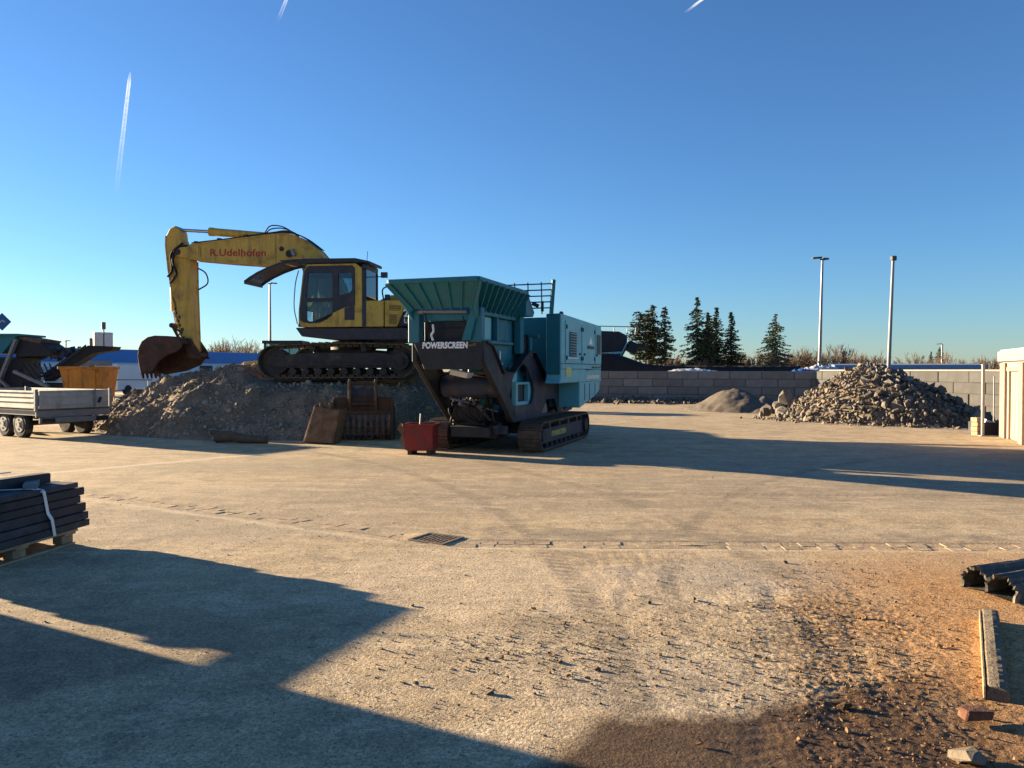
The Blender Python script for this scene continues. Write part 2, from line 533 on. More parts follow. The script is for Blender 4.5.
def ground_h(x, y):
    near = (1 - sstep(9, 22, y)) * (1 - sstep(7, 14, np.abs(x)))
    h = 0.0025 * fbm(x * 0.5, y * 0.5, 3) * near
    h = h + 0.0016 * fbm(x * 5.5, y * 5.5, 3, 0.6) * near
    # churned soil on the right, with tyre ruts
    zone = np.exp(-(((x - 1.9 - (y - 4.2) * 0.25) / 0.75) ** 2)) * sstep(2.3, 3.2, y) * (1 - sstep(5.0, 6.6, y))
    lump = np.abs(fbm(x * 16, y * 12, 3, 0.65))
    h = h + 0.010 * zone * lump * sstep(-0.1, 0.35, fbm(x * 2.3 + 7, y * 1.6, 2)) + 0.005 * zone * fbm(x * 34, y * 26, 2) + 0.004 * zone * fbm(x * 6, y * 3, 2)
    rm = rut_mask(x, y) * sstep(-0.25, 0.25, fbm(x * 1.7 + 4, y * 1.1, 2))
    h = h - 0.0075 * rm * (0.75 + 0.25 * np.sin(y * 75 + 2 * np.sin(x * 9)))
    # rough churned patch in the middle
    z2 = np.exp(-(((x - 0.35) / 0.75) ** 2) - ((y - 4.6) / 0.6) ** 2)
    h = h + 0.009 * z2 * np.abs(fbm(x * 15, y * 12, 3, 0.6)) * sstep(-.1, .4, fbm(x * 2.1, y * 2.7, 2))
    # faint track running away up the middle
    z3 = np.exp(-((x - 0.8 - (y - 5) * 0.12) / 0.9) ** 2) * sstep(4.5, 5.5, y) * (1 - sstep(7.0, 7.3, y))
    h = h + 0.003 * z3 * fbm(x * 9, y * 2.5, 3)
    # heap of soil at the lower right
    z4 = sstep(1.9, 3.2, x) * (1 - sstep(3.4, 5.2, y))
    h = h + 0.016 * z4 * (0.4 + np.abs(fbm(x * 5, y * 5, 4, 0.6)))
    g = np.minimum(seg_dist(x, y, GL0, GL1), seg_dist(x, y, GR0, GR1))
    h = h * sstep(0.17, 0.4, g) - 0.0075 * (1 - sstep(0.145, 0.175, g)) + 0.0025 * fbm(x * 7, y * 7, 3) * (1 - sstep(0.12, 0.2, g))
    gd = np.hypot(x - GRATE[0], y - GRATE[1])
    h = h * sstep(0.24, 0.45, gd) - 0.10 * (1 - sstep(0.155, 0.19, gd))
    return h

def axis_grid(parts):
    out = []
    for a, b, s in parts:
        out.append(np.arange(a, b, s))
    return np.concatenate(out)
gx = np.concatenate([-np.geomspace(9000, 14, 22), axis_grid([(-13, -9.3, 0.5), (-9.3, -2.6, 0.06), (-2.6, 0.7, 0.03), (0.7, 3.3, 0.0115), (3.3, 4.6, 0.025), (4.6, 10.3, 0.07), (10.3, 16, 0.5)]), np.geomspace(17, 9000, 22)])
gy = np.concatenate([-np.geomspace(3000, 6, 9), axis_grid([(-5, 2.0, 0.5), (2.0, 2.9, 0.05), (2.9, 5.4, 0.0125), (5.4, 6.6, 0.02), (6.6, 8.4, 0.024), (8.4, 12.6, 0.06), (12.6, 24, 0.3)]), np.geomspace(25, 12000, 30)])
GX, GY = np.meshgrid(gx, gy)
GZ = ground_h(GX, GY)
nx, ny = len(gx), len(gy)
idx = np.arange(nx * ny).reshape(ny, nx)
GF = np.stack([idx[:-1, :-1], idx[:-1, 1:], idx[1:, 1:], idx[1:, :-1]], -1).reshape(-1, 4)

def ground_material():
    m = bpy.data.materials.new('yard_ground')
    m.use_nodes = True
    nt = m.node_tree
    b = nt.nodes['Principled BSDF']
    tc = nd(nt, 'ShaderNodeTexCoord').outputs['Object']
    sx = nd(nt, 'ShaderNodeSeparateXYZ')
    nt.links.new(tc, sx.inputs[0])
    X, Y = sx.outputs[0], sx.outputs[1]
    big = noise(nt, tc, 0.33, 6, 0.62, 0.3)
    mid = noise(nt, tc, 1.5, 6, 0.65, 0.5)
    small = noise(nt, tc, 9.0, 5, 0.7)
    grain = noise(nt, tc, 60.0, 3, 0.75)
    tiny = noise(nt, tc, 230.0, 2, 0.7)
    # wheel streaks running roughly left to right
    mp = nd(nt, 'ShaderNodeMapping')
    mp.inputs['Rotation'].default_value = (0, 0, R(14))
    mp.inputs['Scale'].default_value = (0.25, 2.6, 1)
    nt.links.new(tc, mp.inputs[0])
    streak = noise(nt, mp.outputs[0], 1.0, 5, 0.6, 0.6)
    col = mixc(nt, ramp(nt, big, 0.36, 0.66), (0.448, 0.332, 0.191), (0.559, 0.423, 0.254))
    col = mixc(nt, mth(nt, 'MULTIPLY', ramp(nt, mid, 0.46, 0.62), 0.6), col, (0.325, 0.250, 0.151))
    patch = noise(nt, tc, 1.7, 12, 0.80, 0.8)
    col = mixc(nt, mth(nt, 'MULTIPLY', ramp(nt, patch, 0.52, 0.60), 0.75), col, (0.267, 0.216, 0.147))
    col = mixc(nt, mth(nt, 'MULTIPLY', ramp(nt, patch, 0.36, 0.46, (1, 1, 1, 1), (0, 0, 0, 1)), 0.7), col, (0.620, 0.500, 0.332))
    mp2 = nd(nt, 'ShaderNodeMapping')
    mp2.inputs['Rotation'].default_value = (0, 0, R(-20))
    mp2.inputs['Scale'].default_value = (5.5, 0.30, 1)
    nt.links.new(tc, mp2.inputs[0])
    tyre = noise(nt, mp2.outputs[0], 1.0, 4, 0.6, 0.8)
    col = mixc(nt, mth(nt, 'MULTIPLY', ramp(nt, tyre, 0.55, 0.64), mth(nt, 'MULTIPLY', ramp(nt, big, 0.42, 0.58), 0.55)), col, (0.305, 0.247, 0.163))
    col = mixc(nt, mth(nt, 'MULTIPLY', ramp(nt, streak, 0.52, 0.68), 0.5), col, (0.620, 0.500, 0.314))
    col = mixc(nt, mth(nt, 'MULTIPLY', ramp(nt, small, 0.55, 0.72), 0.5), col, (0.280, 0.224, 0.154))
    def blob(cx, cy, rx, ry, soft):
        dx = mth(nt, 'DIVIDE', mth(nt, 'SUBTRACT', X, cx), rx); dy = mth(nt, 'DIVIDE', mth(nt, 'SUBTRACT', Y, cy), ry)
        r = mth(nt, 'SQRT', mth(nt, 'ADD', mth(nt, 'MULTIPLY', dx, dx), mth(nt, 'MULTIPLY', dy, dy)))
        r = mth(nt, 'ADD', r, mth(nt, 'MULTIPLY', mth(nt, 'SUBTRACT', patch, 0.5), 2.4))
        return mth(nt, 'MULTIPLY', mth(nt, 'SUBTRACT', 1.0, r), soft, clamp=True)
    for (cx, cy, rx, ry, k_, c_) in ((1.5, 10.3, 7.0, 1.9, 0.42, (0.265, 0.222, 0.168)), (-3.6, 8.3, 3.0, 1.2, 0.50, (0.30, 0.245, 0.18)), (-2.0, 13.2, 5.0, 1.2, 0.5, (0.29, 0.235, 0.17)),
                                     (0.4, 5.9, 2.6, 0.8, 0.55, (0.60, 0.47, 0.31)), (-0.6, 6.6, 1.4, 0.5, 0.45, (0.62, 0.49, 0.32)), (0.9, 4.0, 1.1, 0.45, 0.35, (0.46, 0.385, 0.28)), (1.9, 6.2, 1.3, 0.55, 0.55, (0.36, 0.31, 0.245)), (5.5, 12.5, 5.0, 2.2, 0.35, (0.29, 0.245, 0.19))):
        col = mixc(nt, mth(nt, 'MULTIPLY', blob(cx, cy, rx, ry, 2.2), k_), col, c_)
    for (cx, cy, rad, w_, k_) in ((-16.0, 4.0, 16.6, 0.14, 0.8), (-16.0, 4.0, 18.3, 0.14, 0.8), (14.5, 3.0, 13.6, 0.12, 0.7), (3.0, -14.0, 24.2, 0.16, 0.7)):
        dx = mth(nt, 'SUBTRACT', X, cx); dy = mth(nt, 'SUBTRACT', Y, cy)
        r = mth(nt, 'SQRT', mth(nt, 'ADD', mth(nt, 'MULTIPLY', dx, dx), mth(nt, 'MULTIPLY', dy, dy)))
        band = mth(nt, 'SUBTRACT', 1.0, mth(nt, 'DIVIDE', mth(nt, 'ABSOLUTE', mth(nt, 'SUBTRACT', r, rad)), w_), clamp=True)
        band = mth(nt, 'MULTIPLY', band, 2.0, clamp=True)
        ang = mth(nt, 'ARCTAN2', dy, dx)
        tread = mth(nt, 'ADD', 0.65, mth(nt, 'MULTIPLY', mth(nt, 'SINE', mth(nt, 'ADD', mth(nt, 'MULTIPLY', ang, rad * 52.0), mth(nt, 'MULTIPLY', r, 30.0))), 0.35))
        col = mixc(nt, mth(nt, 'MULTIPLY', mth(nt, 'MULTIPLY', band, tread), mth(nt, 'MULTIPLY', ramp(nt, mid, 0.30, 0.50), k_)), col, (0.215, 0.172, 0.122))
    mp3 = nd(nt, 'ShaderNodeMapping')
    mp3.inputs['Rotation'].default_value = (0, 0, R(8))
    mp3.inputs['Scale'].default_value = (0.9, 2.4, 1)
    nt.links.new(tc, mp3.inputs[0])
    mott = noise(nt, mp3.outputs[0], 1.9, 9, 0.74, 0.9)
    col = mixc(nt, mth(nt, 'MULTIPLY', ramp(nt, mott, 0.52, 0.60), 0.38), col, (0.275, 0.215, 0.15))
    col = mixc(nt, mth(nt, 'MULTIPLY', ramp(nt, mott, 0.38, 0.47, (1, 1, 1, 1), (0, 0, 0, 1)), 0.50), col, (0.62, 0.48, 0.31))
    # sandy joint line on the left
    def line_mask(a, bb, w):
        dx, dy = bb[0] - a[0], bb[1] - a[1]
        L = math.hypot(dx, dy)
        nxv, nyv = -dy / L, dx / L
        d = mth(nt, 'ADD', mth(nt, 'ADD', mth(nt, 'MULTIPLY', X, nxv), mth(nt, 'MULTIPLY', Y, nyv)), -(a[0] * nxv + a[1] * nyv))
        d = mth(nt, 'ABSOLUTE', mth(nt, 'ADD', d, mth(nt, 'MULTIPLY', mth(nt, 'SUBTRACT', mid, 0.5), 0.12)))
        t = mth(nt, 'ADD', mth(nt, 'MULTIPLY', X, dx / L), mth(nt, 'MULTIPLY', Y, dy / L))
        t0 = (a[0] * dx + a[1] * dy) / L
        k = mth(nt, 'SUBTRACT', 1.0, mth(nt, 'DIVIDE', d, w), clamp=True)
        k = mth(nt, 'MULTIPLY', k, mth(nt, 'GREATER_THAN', t, t0))
        return mth(nt, 'MULTIPLY', k, mth(nt, 'LESS_THAN', t, t0 + L))
    col = mixc(nt, mth(nt, 'MULTIPLY', line_mask((-9.5, 10.0), (-4.8, 15.2), 0.16), 1.2, clamp=True), col, (0.620, 0.500, 0.360))
    # pale dust lying along the gutters' near sides
    col = mixc(nt, mth(nt, 'MULTIPLY', line_mask((GL1[0] - 0.12, GL1[1] - 0.24), (GL0[0] - 0.1, GL0[1] - 0.28), 0.08), 0.7, clamp=True), col, (0.620, 0.500, 0.339))
    col = mixc(nt, mth(nt, 'MULTIPLY', line_mask((GR0[0], GR0[1] - 0.2), (GR1[0], GR1[1] - 0.2), 0.06), 0.7, clamp=True), col, (0.620, 0.500, 0.326))
    # grey asphalt showing through beyond the right gutter
    gk = line_mask((GR0[0] + 0.2, GR0[1] + 0.45), (GR1[0], GR1[1] + 0.45), 0.42)
    col = mixc(nt, mth(nt, 'MULTIPLY', gk, mth(nt, 'MULTIPLY', ramp(nt, mid, 0.35, 0.6), 0.75)), col, (0.221, 0.189, 0.145))
    # smoother darker asphalt lane at the back right
    lane = mth(nt, 'MULTIPLY', mth(nt, 'MULTIPLY', mth(nt, 'SUBTRACT', X, 4.5), 0.25, clamp=True), mth(nt, 'MULTIPLY', mth(nt, 'SUBTRACT', Y, 8.0), 0.6, clamp=True))
    lane = mth(nt, 'MULTIPLY', lane, mth(nt, 'MULTIPLY', mth(nt, 'SUBTRACT', 18.0, Y), 0.5, clamp=True))
    col = mixc(nt, mth(nt, 'MULTIPLY', lane, mth(nt, 'MULTIPLY', ramp(nt, big, 0.3, 0.6), 0.7)), col, (0.260, 0.224, 0.169))
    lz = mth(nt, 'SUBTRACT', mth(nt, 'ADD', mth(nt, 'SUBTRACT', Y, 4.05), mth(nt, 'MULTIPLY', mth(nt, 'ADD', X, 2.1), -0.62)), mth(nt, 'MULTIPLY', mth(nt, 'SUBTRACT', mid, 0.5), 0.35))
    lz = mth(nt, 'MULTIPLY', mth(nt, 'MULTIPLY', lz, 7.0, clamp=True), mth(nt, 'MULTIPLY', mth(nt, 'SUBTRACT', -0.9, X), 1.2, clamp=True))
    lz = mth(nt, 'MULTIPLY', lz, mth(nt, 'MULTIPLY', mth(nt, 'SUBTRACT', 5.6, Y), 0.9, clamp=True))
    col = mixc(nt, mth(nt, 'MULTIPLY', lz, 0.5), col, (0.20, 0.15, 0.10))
    # orange soil lower right
    on = mth(nt, 'MULTIPLY', mth(nt, 'SUBTRACT', mid, 0.5), 1.6)
    oz = mth(nt, 'MULTIPLY', mth(nt, 'ADD', mth(nt, 'SUBTRACT', mth(nt, 'SUBTRACT', X, 1.25), mth(nt, 'MULTIPLY', mth(nt, 'SUBTRACT', Y, 3.6), 0.28)), on), 0.9, clamp=True)
    oz = mth(nt, 'MULTIPLY', oz, mth(nt, 'MULTIPLY', mth(nt, 'SUBTRACT', 7.6, Y), 0.5, clamp=True))
    orange = mixc(nt, ramp(nt, small, 0.35, 0.65), (0.40, 0.215, 0.085), (0.52, 0.305, 0.14))
    col = mixc(nt, mth(nt, 'MULTIPLY', oz, 1.15, clamp=True), col, orange)
    # churned darker mud in the ruts
    rz = mth(nt, 'SUBTRACT', mth(nt, 'SUBTRACT', X, 1.42), mth(nt, 'MULTIPLY', mth(nt, 'SUBTRACT', Y, 3.2), 0.33))
    rz = mth(nt, 'SUBTRACT', 1.0, mth(nt, 'MULTIPLY', mth(nt, 'ABSOLUTE', rz), 1.7), clamp=True)
    rz = mth(nt, 'MULTIPLY', rz, mth(nt, 'MULTIPLY', mth(nt, 'SUBTRACT', 6.2, Y), 0.7, clamp=True))
    col = mixc(nt, mth(nt, 'MULTIPLY', rz, ramp(nt, noise(nt, tc, 12.0, 4, 0.7), 0.42, 0.62)), col, (0.125, 0.076, 0.040))
    # wet brown stain at the bottom
    thr = mth(nt, 'ADD', 3.70, mth(nt, 'MULTIPLY', mth(nt, 'MAXIMUM', mth(nt, 'SUBTRACT', X, 1.05), 0.0), 0.42))
    wy = mth(nt, 'MULTIPLY', mth(nt, 'ADD', mth(nt, 'SUBTRACT', thr, Y), mth(nt, 'MULTIPLY', mth(nt, 'SUBTRACT', mid, 0.5), 0.55)), 7.0, clamp=True)
    wx = mth(nt, 'MULTIPLY', mth(nt, 'ADD', mth(nt, 'SUBTRACT', X, mth(nt, 'ADD', 0.08, mth(nt, 'MULTIPLY', mth(nt, 'SUBTRACT', Y, 3.2), 0.6))), mth(nt, 'MULTIPLY', mth(nt, 'SUBTRACT', mid, 0.5), 0.4)), 6.0, clamp=True)
    wr = mth(nt, 'MULTIPLY', mth(nt, 'SUBTRACT', 2.75, X), 1.1, clamp=True)
    wet = mth(nt, 'MULTIPLY', mth(nt, 'MULTIPLY', wy, wx), wr)
    wc = mixc(nt, ramp(nt, small, 0.35, 0.65), (0.048, 0.024, 0.011), (0.092, 0.048, 0.022))
    col = mixc(nt, mth(nt, 'MULTIPLY', wet, 0.9), col, wc)
    # grit: individual stones from two cell sizes, plus grain
    def cells(scale, lo, hi, amt):
        v = nd(nt, 'ShaderNodeTexVoronoi'); v.inputs['Scale'].default_value = scale
        nt.links.new(tc, v.inputs['Vector'])
        sp = nd(nt, 'ShaderNodeSeparateColor'); nt.links.new(v.outputs['Color'], sp.inputs[0])
        g = ramp(nt, sp.outputs[0], 0.0, 1.0, (lo, lo, lo, 1), (hi, hi, hi, 1))
        return g, v.outputs['Distance'], sp.outputs[1]
    g1, d1, r1 = cells(62.0, 0.80, 1.20, 1)
    g2, d2, r2 = cells(150.0, 0.72, 1.28, 1)
    col = mixc(nt, 1.0, col, g1, 'MULTIPLY')
    col = mixc(nt, 1.0, col, g2, 'MULTIPLY')
    dark = mth(nt, 'MULTIPLY', mth(nt, 'GREATER_THAN', r1, 0.93), mth(nt, 'LESS_THAN', d1, 0.45))
    col = mixc(nt, mth(nt, 'MULTIPLY', dark, 0.6), col, (0.10, 0.08, 0.06))
    gr = ramp(nt, grain, 0.30, 0.70, (0.80, 0.80, 0.80, 1), (1.19, 1.19, 1.19, 1))
    col = mixc(nt, 1.0, col, gr, 'MULTIPLY')
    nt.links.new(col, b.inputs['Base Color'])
    rgh = mth(nt, 'SUBTRACT', 0.95, mth(nt, 'MULTIPLY', wet, 0.25))
    nt.links.new(rgh, b.inputs['Roughness'])
    b.inputs['Specular IOR Level'].default_value = 0.2
    hsum = mth(nt, 'ADD', mth(nt, 'MULTIPLY', grain, 0.45), mth(nt, 'ADD', mth(nt, 'MULTIPLY', small, 0.35), mth(nt, 'ADD', mth(nt, 'MULTIPLY', mth(nt, 'SUBTRACT', 1.0, d1), mth(nt, 'MULTIPLY', r1, 0.28)), mth(nt, 'MULTIPLY', mth(nt, 'SUBTRACT', 1.0, d2), 0.12))))
    bp = nd(nt, 'ShaderNodeBump')
    bp.inputs['Strength'].default_value = 0.6
    bp.inputs['Distance'].default_value = 0.010
    nt.links.new(hsum, bp.inputs['Height'])
    nt.links.new(bp.outputs[0], b.inputs['Normal'])
    MATS['yard_ground'] = m
ground_material()
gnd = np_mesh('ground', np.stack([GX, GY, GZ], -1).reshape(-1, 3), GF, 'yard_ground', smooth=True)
tag(gnd, kind='structure')

# gutters: two rows of stone setts each
def sett_mesh(seed):
    rs = np.random.RandomState(seed)
    b = MB()
    b.box((0, 0, -0.02), (0.162, 0.138, 0.045), taper=0.97)
    b.v = [(p[0] + rs.uniform(-.006, .006), p[1] + rs.uniform(-.006, .006), p[2] + rs.uniform(-.003, .003)) for p in b.v]
    o = b.build('paving_stone', 'stone_sett')
    me = o.data
    bpy.data.objects.remove(o)
    return me
SETTS = [sett_mesh(i) for i in range(6)]
def gutter(label, a, b, sink=0.0):
    g = thing('gutter', label, 'gutter', (a[0], a[1], 0), math.atan2(b[1] - a[1], b[0] - a[0]))
    g['kind'] = 'structure'
    L = math.hypot(b[0] - a[0], b[1] - a[1])
    n = int(L / 0.168)
    for i in range(n):
        for k in (-1, 1):
            o = link('paving_stone', SETTS[random.randrange(6)], None, g)
            o.location = (0.08 + i * 0.168 + (0.03 if k > 0 else 0), k * 0.072, -0.0042 + random.uniform(-0.0022, 0.0010) - sink - (0.0055 if random.random() < 0.40 else 0))
            o.rotation_euler = (random.uniform(-.02, .02), random.uniform(-.02, .02), random.uniform(-.03, .03))
gutter('row of stone setts running left from the drain grate', GL0, GL1)
gutter('row of stone setts running right from the drain grate', GR0, GR1, 0.0022)

t = thing('drain_grate', 'rusty cast iron drain grate set in the yard where the gutters meet', 'drain', (GRATE[0], GRATE[1], 0), GL_A)
t.scale = (0.84, 0.84, 1)
b = MB()
for s in (-1, 1):
    b.box((0, s * 0.205, -0.004), (0.50, 0.035, 0.03))
    b.box((s * 0.235, 0, -0.004), (0.035, 0.372, 0.03))
b.build('frame', 'cast_iron', t, 0.004)
for i in range(8):
    b = MB(); b.box((-0.20 + i * 0.057, 0, -0.006), (0.024, 0.37, 0.025)); b.build('bar', 'cast_iron', t)
b = MB(); b.box((0, 0, -0.004), (0.43, 0.022, 0.018)); b.build('bar', 'cast_iron', t)
b = MB(); b.box((0, 0, -0.09), (0.44, 0.40, 0.01)); b.build('sump', 'black_rubber', t)

# loose grit and clods lying on the ground
rs = np.random.RandomState(11)
it = []
while len(it) < 15000:
    y = 2.9 + (rs.rand() ** 1.5) * 10
    x = rs.uniform(-0.72, 0.72) * y
    if abs(x) > 7 or (x > 0.2 and y < 3.7): continue
    s = min(0.035, 0.004 + rs.exponential(0.0034))
    if min(float(seg_dist(x, y, GL0, GL1)), float(seg_dist(x, y, GR0, GR1))) < 0.2: continue
    it.append((x, y, s))
A = np.array(it)
z = ground_h(A[:, 0], A[:, 1]) + A[:, 2] * 0.12
V, F = scatter([(a[0], a[1], zz, a[2]) for a, zz in zip(A, z)], PEBS, rs)
tag(np_mesh('loose_grit', V, F, 'pebble'), 'loose grit and small stones strewn over the yard', 'grit', kind='stuff')
it = []
while len(it) < 4200:
    y = rs.uniform(2.9, 6.6)
    if rs.rand() < 0.62:
        x = 1.85 + (y - 4.2) * 0.28 + rs.normal() * 0.40
    elif rs.rand() < 0.6:
        x = rs.normal() * 0.6 + 0.3; y = 4.55 + rs.normal() * 0.42
    else:
        x = rs.uniform(0.3, 3.9)
    s = min(0.065, 0.007 + rs.exponential(0.0075))
    if y < 2.9 or (x < 1.25 and y < 3.75 and rs.rand() < 0.85) or (y > 5.5 and rs.rand() < 0.75): continue
    it.append((x, y, s))
A = np.array(it)
z = ground_h(A[:, 0], A[:, 1]) + A[:, 2] * 0.15
V, F = scatter([(a[0], a[1], zz, a[2]) for a, zz in zip(A, z)], PEBS, rs)
tag(np_mesh('soil_clods', V, F, 'clod'), 'brown clods of churned soil in the tyre ruts', 'soil', kind='stuff')

# ------------------------------------------------------------------ concrete block wall
def block_mesh(L, m):
    b = MB(); b.box((L / 2, 0, 0.1975), (L - 0.022, 0.6, 0.383))
    o = b.build('block', m); me = o.data; bpy.data.objects.remove(o)
    return me
BL = {}
def block_wall(A, B, label, coping):
    wd = B - A; WL = wd.length
    wall = thing('block_wall', label, 'wall', A, math.atan2(wd.y, wd.x))
    for row in range(4):
        x = -(row % 2) * 0.75 - 0.3
        while x < WL:
            x0 = max(x, 0)
            L = round(min(x + 1.5, WL) - x0, 3)
            if L > 0.1:
                m_ = 'block_pile_shadow' if coping else 'block_concrete'
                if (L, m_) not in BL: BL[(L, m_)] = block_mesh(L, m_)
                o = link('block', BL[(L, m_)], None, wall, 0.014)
                o.location = (x0, random.uniform(-0.014, 0.014), row * 0.395 + 0.02)
                o.rotation_euler = (random.uniform(-.004, .004), random.uniform(-.002, .002), random.uniform(-.004, .004))
            x += 1.5
    b = MB(); b.box((WL / 2, 0, 0.79), (WL - 0.1, 0.50, 1.57)); b.build('mortar_core', 'vent_dark', wall)
    if coping:
        b = MB(); b.box((WL / 2, 0, 1.635), (WL - .3, 0.50, 0.06)); b.build('coping', 'concrete_pale', wall, 0.01)
WA, WB, WC = Vector((3.2, 40.5, 0)), Vector((14.6, 36.9, 0)), Vector((17.0, 23.2, 0))
wdir = (WB - WA).normalized()
block_wall(WA, WB, 'shaded grey concrete block wall across the back of the yard', False)
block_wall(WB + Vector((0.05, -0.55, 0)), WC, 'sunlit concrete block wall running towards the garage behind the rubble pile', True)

# rubble strip lying along the wall foot on the left
rs = np.random.RandomState(21)
it = []
for i in range(520):
    s = rs.uniform(0, 8.5); off = abs(rs.normal()) * 0.75 + 0.35
    p = WA + wdir * s + Vector((wdir.y, -wdir.x, 0)) * off
    sz = 0.12 + rs.exponential(0.11)
    it.append((p.x, p.y, 0.05 + max(0, 0.25 - 0.3 * (off - .32)) * rs.rand(), min(sz, 0.45)))
V, F = scatter(it, ROCKS, rs)
tag(np_mesh('rubble_strip', V, F, 'rubble'), 'low strip of broken rubble along the foot of the block wall', 'rubble', kind='stuff')

# ------------------------------------------------------------------ heaps
def heap_mesh(name, hf, x0, x1, y0, y1, step, m):
    xs = np.arange(x0, x1, step); ys = np.arange(y0, y1, step)
    X, Y = np.meshgrid(xs, ys)
    Z = hf(X, Y)
    n, k = len(xs), len(ys)
    ii = np.arange(n * k).reshape(k, n)
    F = np.stack([ii[:-1, :-1], ii[:-1, 1:], ii[1:, 1:], ii[1:, :-1]], -1).reshape(-1, 4)
    zf = Z.ravel()
    keep = (zf[F] > -0.04).any(1)
    F = F[keep]
    used = np.unique(F)
    rem = -np.ones(n * k, int); rem[used] = np.arange(len(used))
    V = np.stack([X, Y, np.maximum(Z, -0.06)], -1).reshape(-1, 3)[used]
    return np_mesh(name, V, rem[F], m, smooth=True)

RX = [-14, -13, -12, -11, -10, -9, -8, -7.4, -6.95, -6.6, -2.3, -1.9, -1.3, -0.6]
RZ = [-0.5, 0.0, 0.50, 1.02, 1.33, 1.48, 1.64, 1.74, 1.45, 1.37, 1.37, 1.15, 0.45, -0.5]
def mound_h(x, y):
    ridge = np.interp(x, RX, RZ)
    yb = np.interp(x, [-13, -10.2, -8, -6.5, -4.5, -2.2, -1.2], [22.2, 19.5, 18.4, 17.95, 18.0, 18.35, 18.9])
    yb = yb + 0.25 * perlin(x * 0.9, y * 0 + 2.2)
    front = (y - yb) * (0.70 + 0.16 * perlin(x * 0.8, y * 0.3))
    back = (26.5 - y) * 0.6
    h = np.minimum(np.minimum(ridge, front), back)
    k = 0.12
    h = h - k * np.exp(-((front - ridge) / 0.35) ** 2)
    on_top = sstep(-0.25, 0.15, np.minimum(front, back) - ridge) * (x > -6.9) * (x < -2.2)
    rough = 0.25 * fbm(x * 1.25, y * 1.25, 4, 0.55) + 0.10 * np.abs(fbm(x * 3.3, y * 3.3, 3, 0.6)) + 0.045 * fbm(x * 8, y * 8, 3, 0.6)
    h = h + rough * (1 - 0.95 * on_top) * sstep(-0.3, 0.4, h)
    h = np.where(on_top > 0.5, np.minimum(h, 1.39), h)
    lx = (x + 4.42) * -0.990 + (y - 21.5) * 0.139; ly = (x + 4.42) * -0.139 + (y - 21.5) * -0.990
    return h + 0.30 * (1 - sstep(0.55, 0.80, np.abs(ly))) * (1 - sstep(1.9, 2.4, np.abs(lx)))
mound = heap_mesh('rubble_mound', mound_h, -14, -0.5, 17, 27, 0.055, 'mound_soil')
tag(mound, 'long mound of dark earth and rubble that the yellow excavator stands on', 'heap')
rs = np.random.RandomState(31)
it = []
while len(it) < 4200:
    x = rs.uniform(-13.2, -1.4); y = 17.3 + rs.rand() ** 1.4 * 6
    h = float(mound_h(np.array(x), np.array(y)))
    if h < 0.0 or (h > 1.28 and x > -6.95): continue
    s = 0.025 + rs.exponential(0.042)
    it.append((x, y, h + 0.01, min(s, 0.30)))
V, F = scatter(it, ROCKS, rs)
st = np_mesh('stones', V, F, 'mound_stone', mound); st['kind'] = 'stuff'

def rock_objects(parent, spots, variants, m, name='rock'):
    mes = []
    for V, F in variants:
        o = np_mesh(name, V, F, m); mes.append(o.data); bpy.data.objects.remove(o)
    out = []
    for (x, y, z, s) in spots:
        o = link(name, mes[random.randrange(len(mes))], None, parent)
        o.location = (x, y, z)
        o.scale = (s * random.uniform(0.9, 1.25), s * random.uniform(0.7, 1.1), s * random.uniform(0.45, 1.05))
        o.rotation_euler = [random.uniform(0, 6.28) for _ in range(3)]
        out.append(o)
    return out

# big pile of broken concrete
PC = Vector((11.75, 24.9, 0)); pdir = Vector((0.65, -0.76, 0)); pn = Vector((0.76, 0.65, 0))
def pile_h(x, y):
    a = (x - PC.x) * pdir.x + (y - PC.y) * pdir.y
    c = (x - PC.x) * pn.x + (y - PC.y) * pn.y
    a = a + 0.25
    r = np.sqrt((a / np.where(a < 0, 3.0, 3.75)) ** 2 + (c / np.where(c < 0, 2.2, 2.6)) ** 2)
    return 2.02 * np.clip(1 - r, -0.05, 1) ** 0.86 if False else 2.02 * np.sign(1 - r) * np.abs(1 - r) ** 0.9 - 0.12 * np.exp(-(r / 0.18) ** 2)
pile = thing('rubble_pile', 'tall pile of broken grey concrete chunks in front of the wall', 'rubble pile', (PC.x, PC.y, 0))
core = heap_mesh('core', lambda x, y: pile_h(x + PC.x, y + PC.y) - 0.12, -6, 6, -6, 6, 0.12, 'mound_soil')
core.parent = pile
rs = np.random.RandomState(41)
cand = []
while len(cand) < 1900:
    x = rs.uniform(7, 17); y = rs.uniform(20, 30)
    h = float(pile_h(np.array(x), np.array(y)))
    if h < 0.02: continue
    s = 0.11 + rs.exponential(0.09)
    s = min(s, 0.55)
    ok = True
    for (qx, qy, qz, qs) in cand[-900:]:
        if (qx - x) ** 2 + (qy - y) ** 2 + (qz - h) ** 2 < (0.30 * (s + qs)) ** 2:
            ok = False; break
    if ok or rs.rand() < 0.10:
        cand.append((x, y, h + rs.uniform(-0.02, 0.06), s))
for k in range(170):
    a_ = rs.uniform(-3.6, 4.0); c_ = -2.0 * (1 - (a_ / 4.2) ** 2) ** .5 - abs(rs.normal()) * 0.35 if abs(a_) < 4.2 else 0
    cand.append((PC.x + pdir.x * a_ + pn.x * c_, PC.y + pdir.y * a_ + pn.y * c_, 0.03, 0.05 + rs.exponential(0.06)))
def seen(p):
    a = (p[0] - PC.x) * pn.x + (p[1] - PC.y) * pn.y
    return p[3] * (1.0 if a < 0.4 else 0.5)
cand.sort(key=seen, reverse=True)
rock_objects(pile, [(p[0] - PC.x, p[1] - PC.y, p[2], p[3]) for p in cand[:300]], ROCKS, 'rubble')
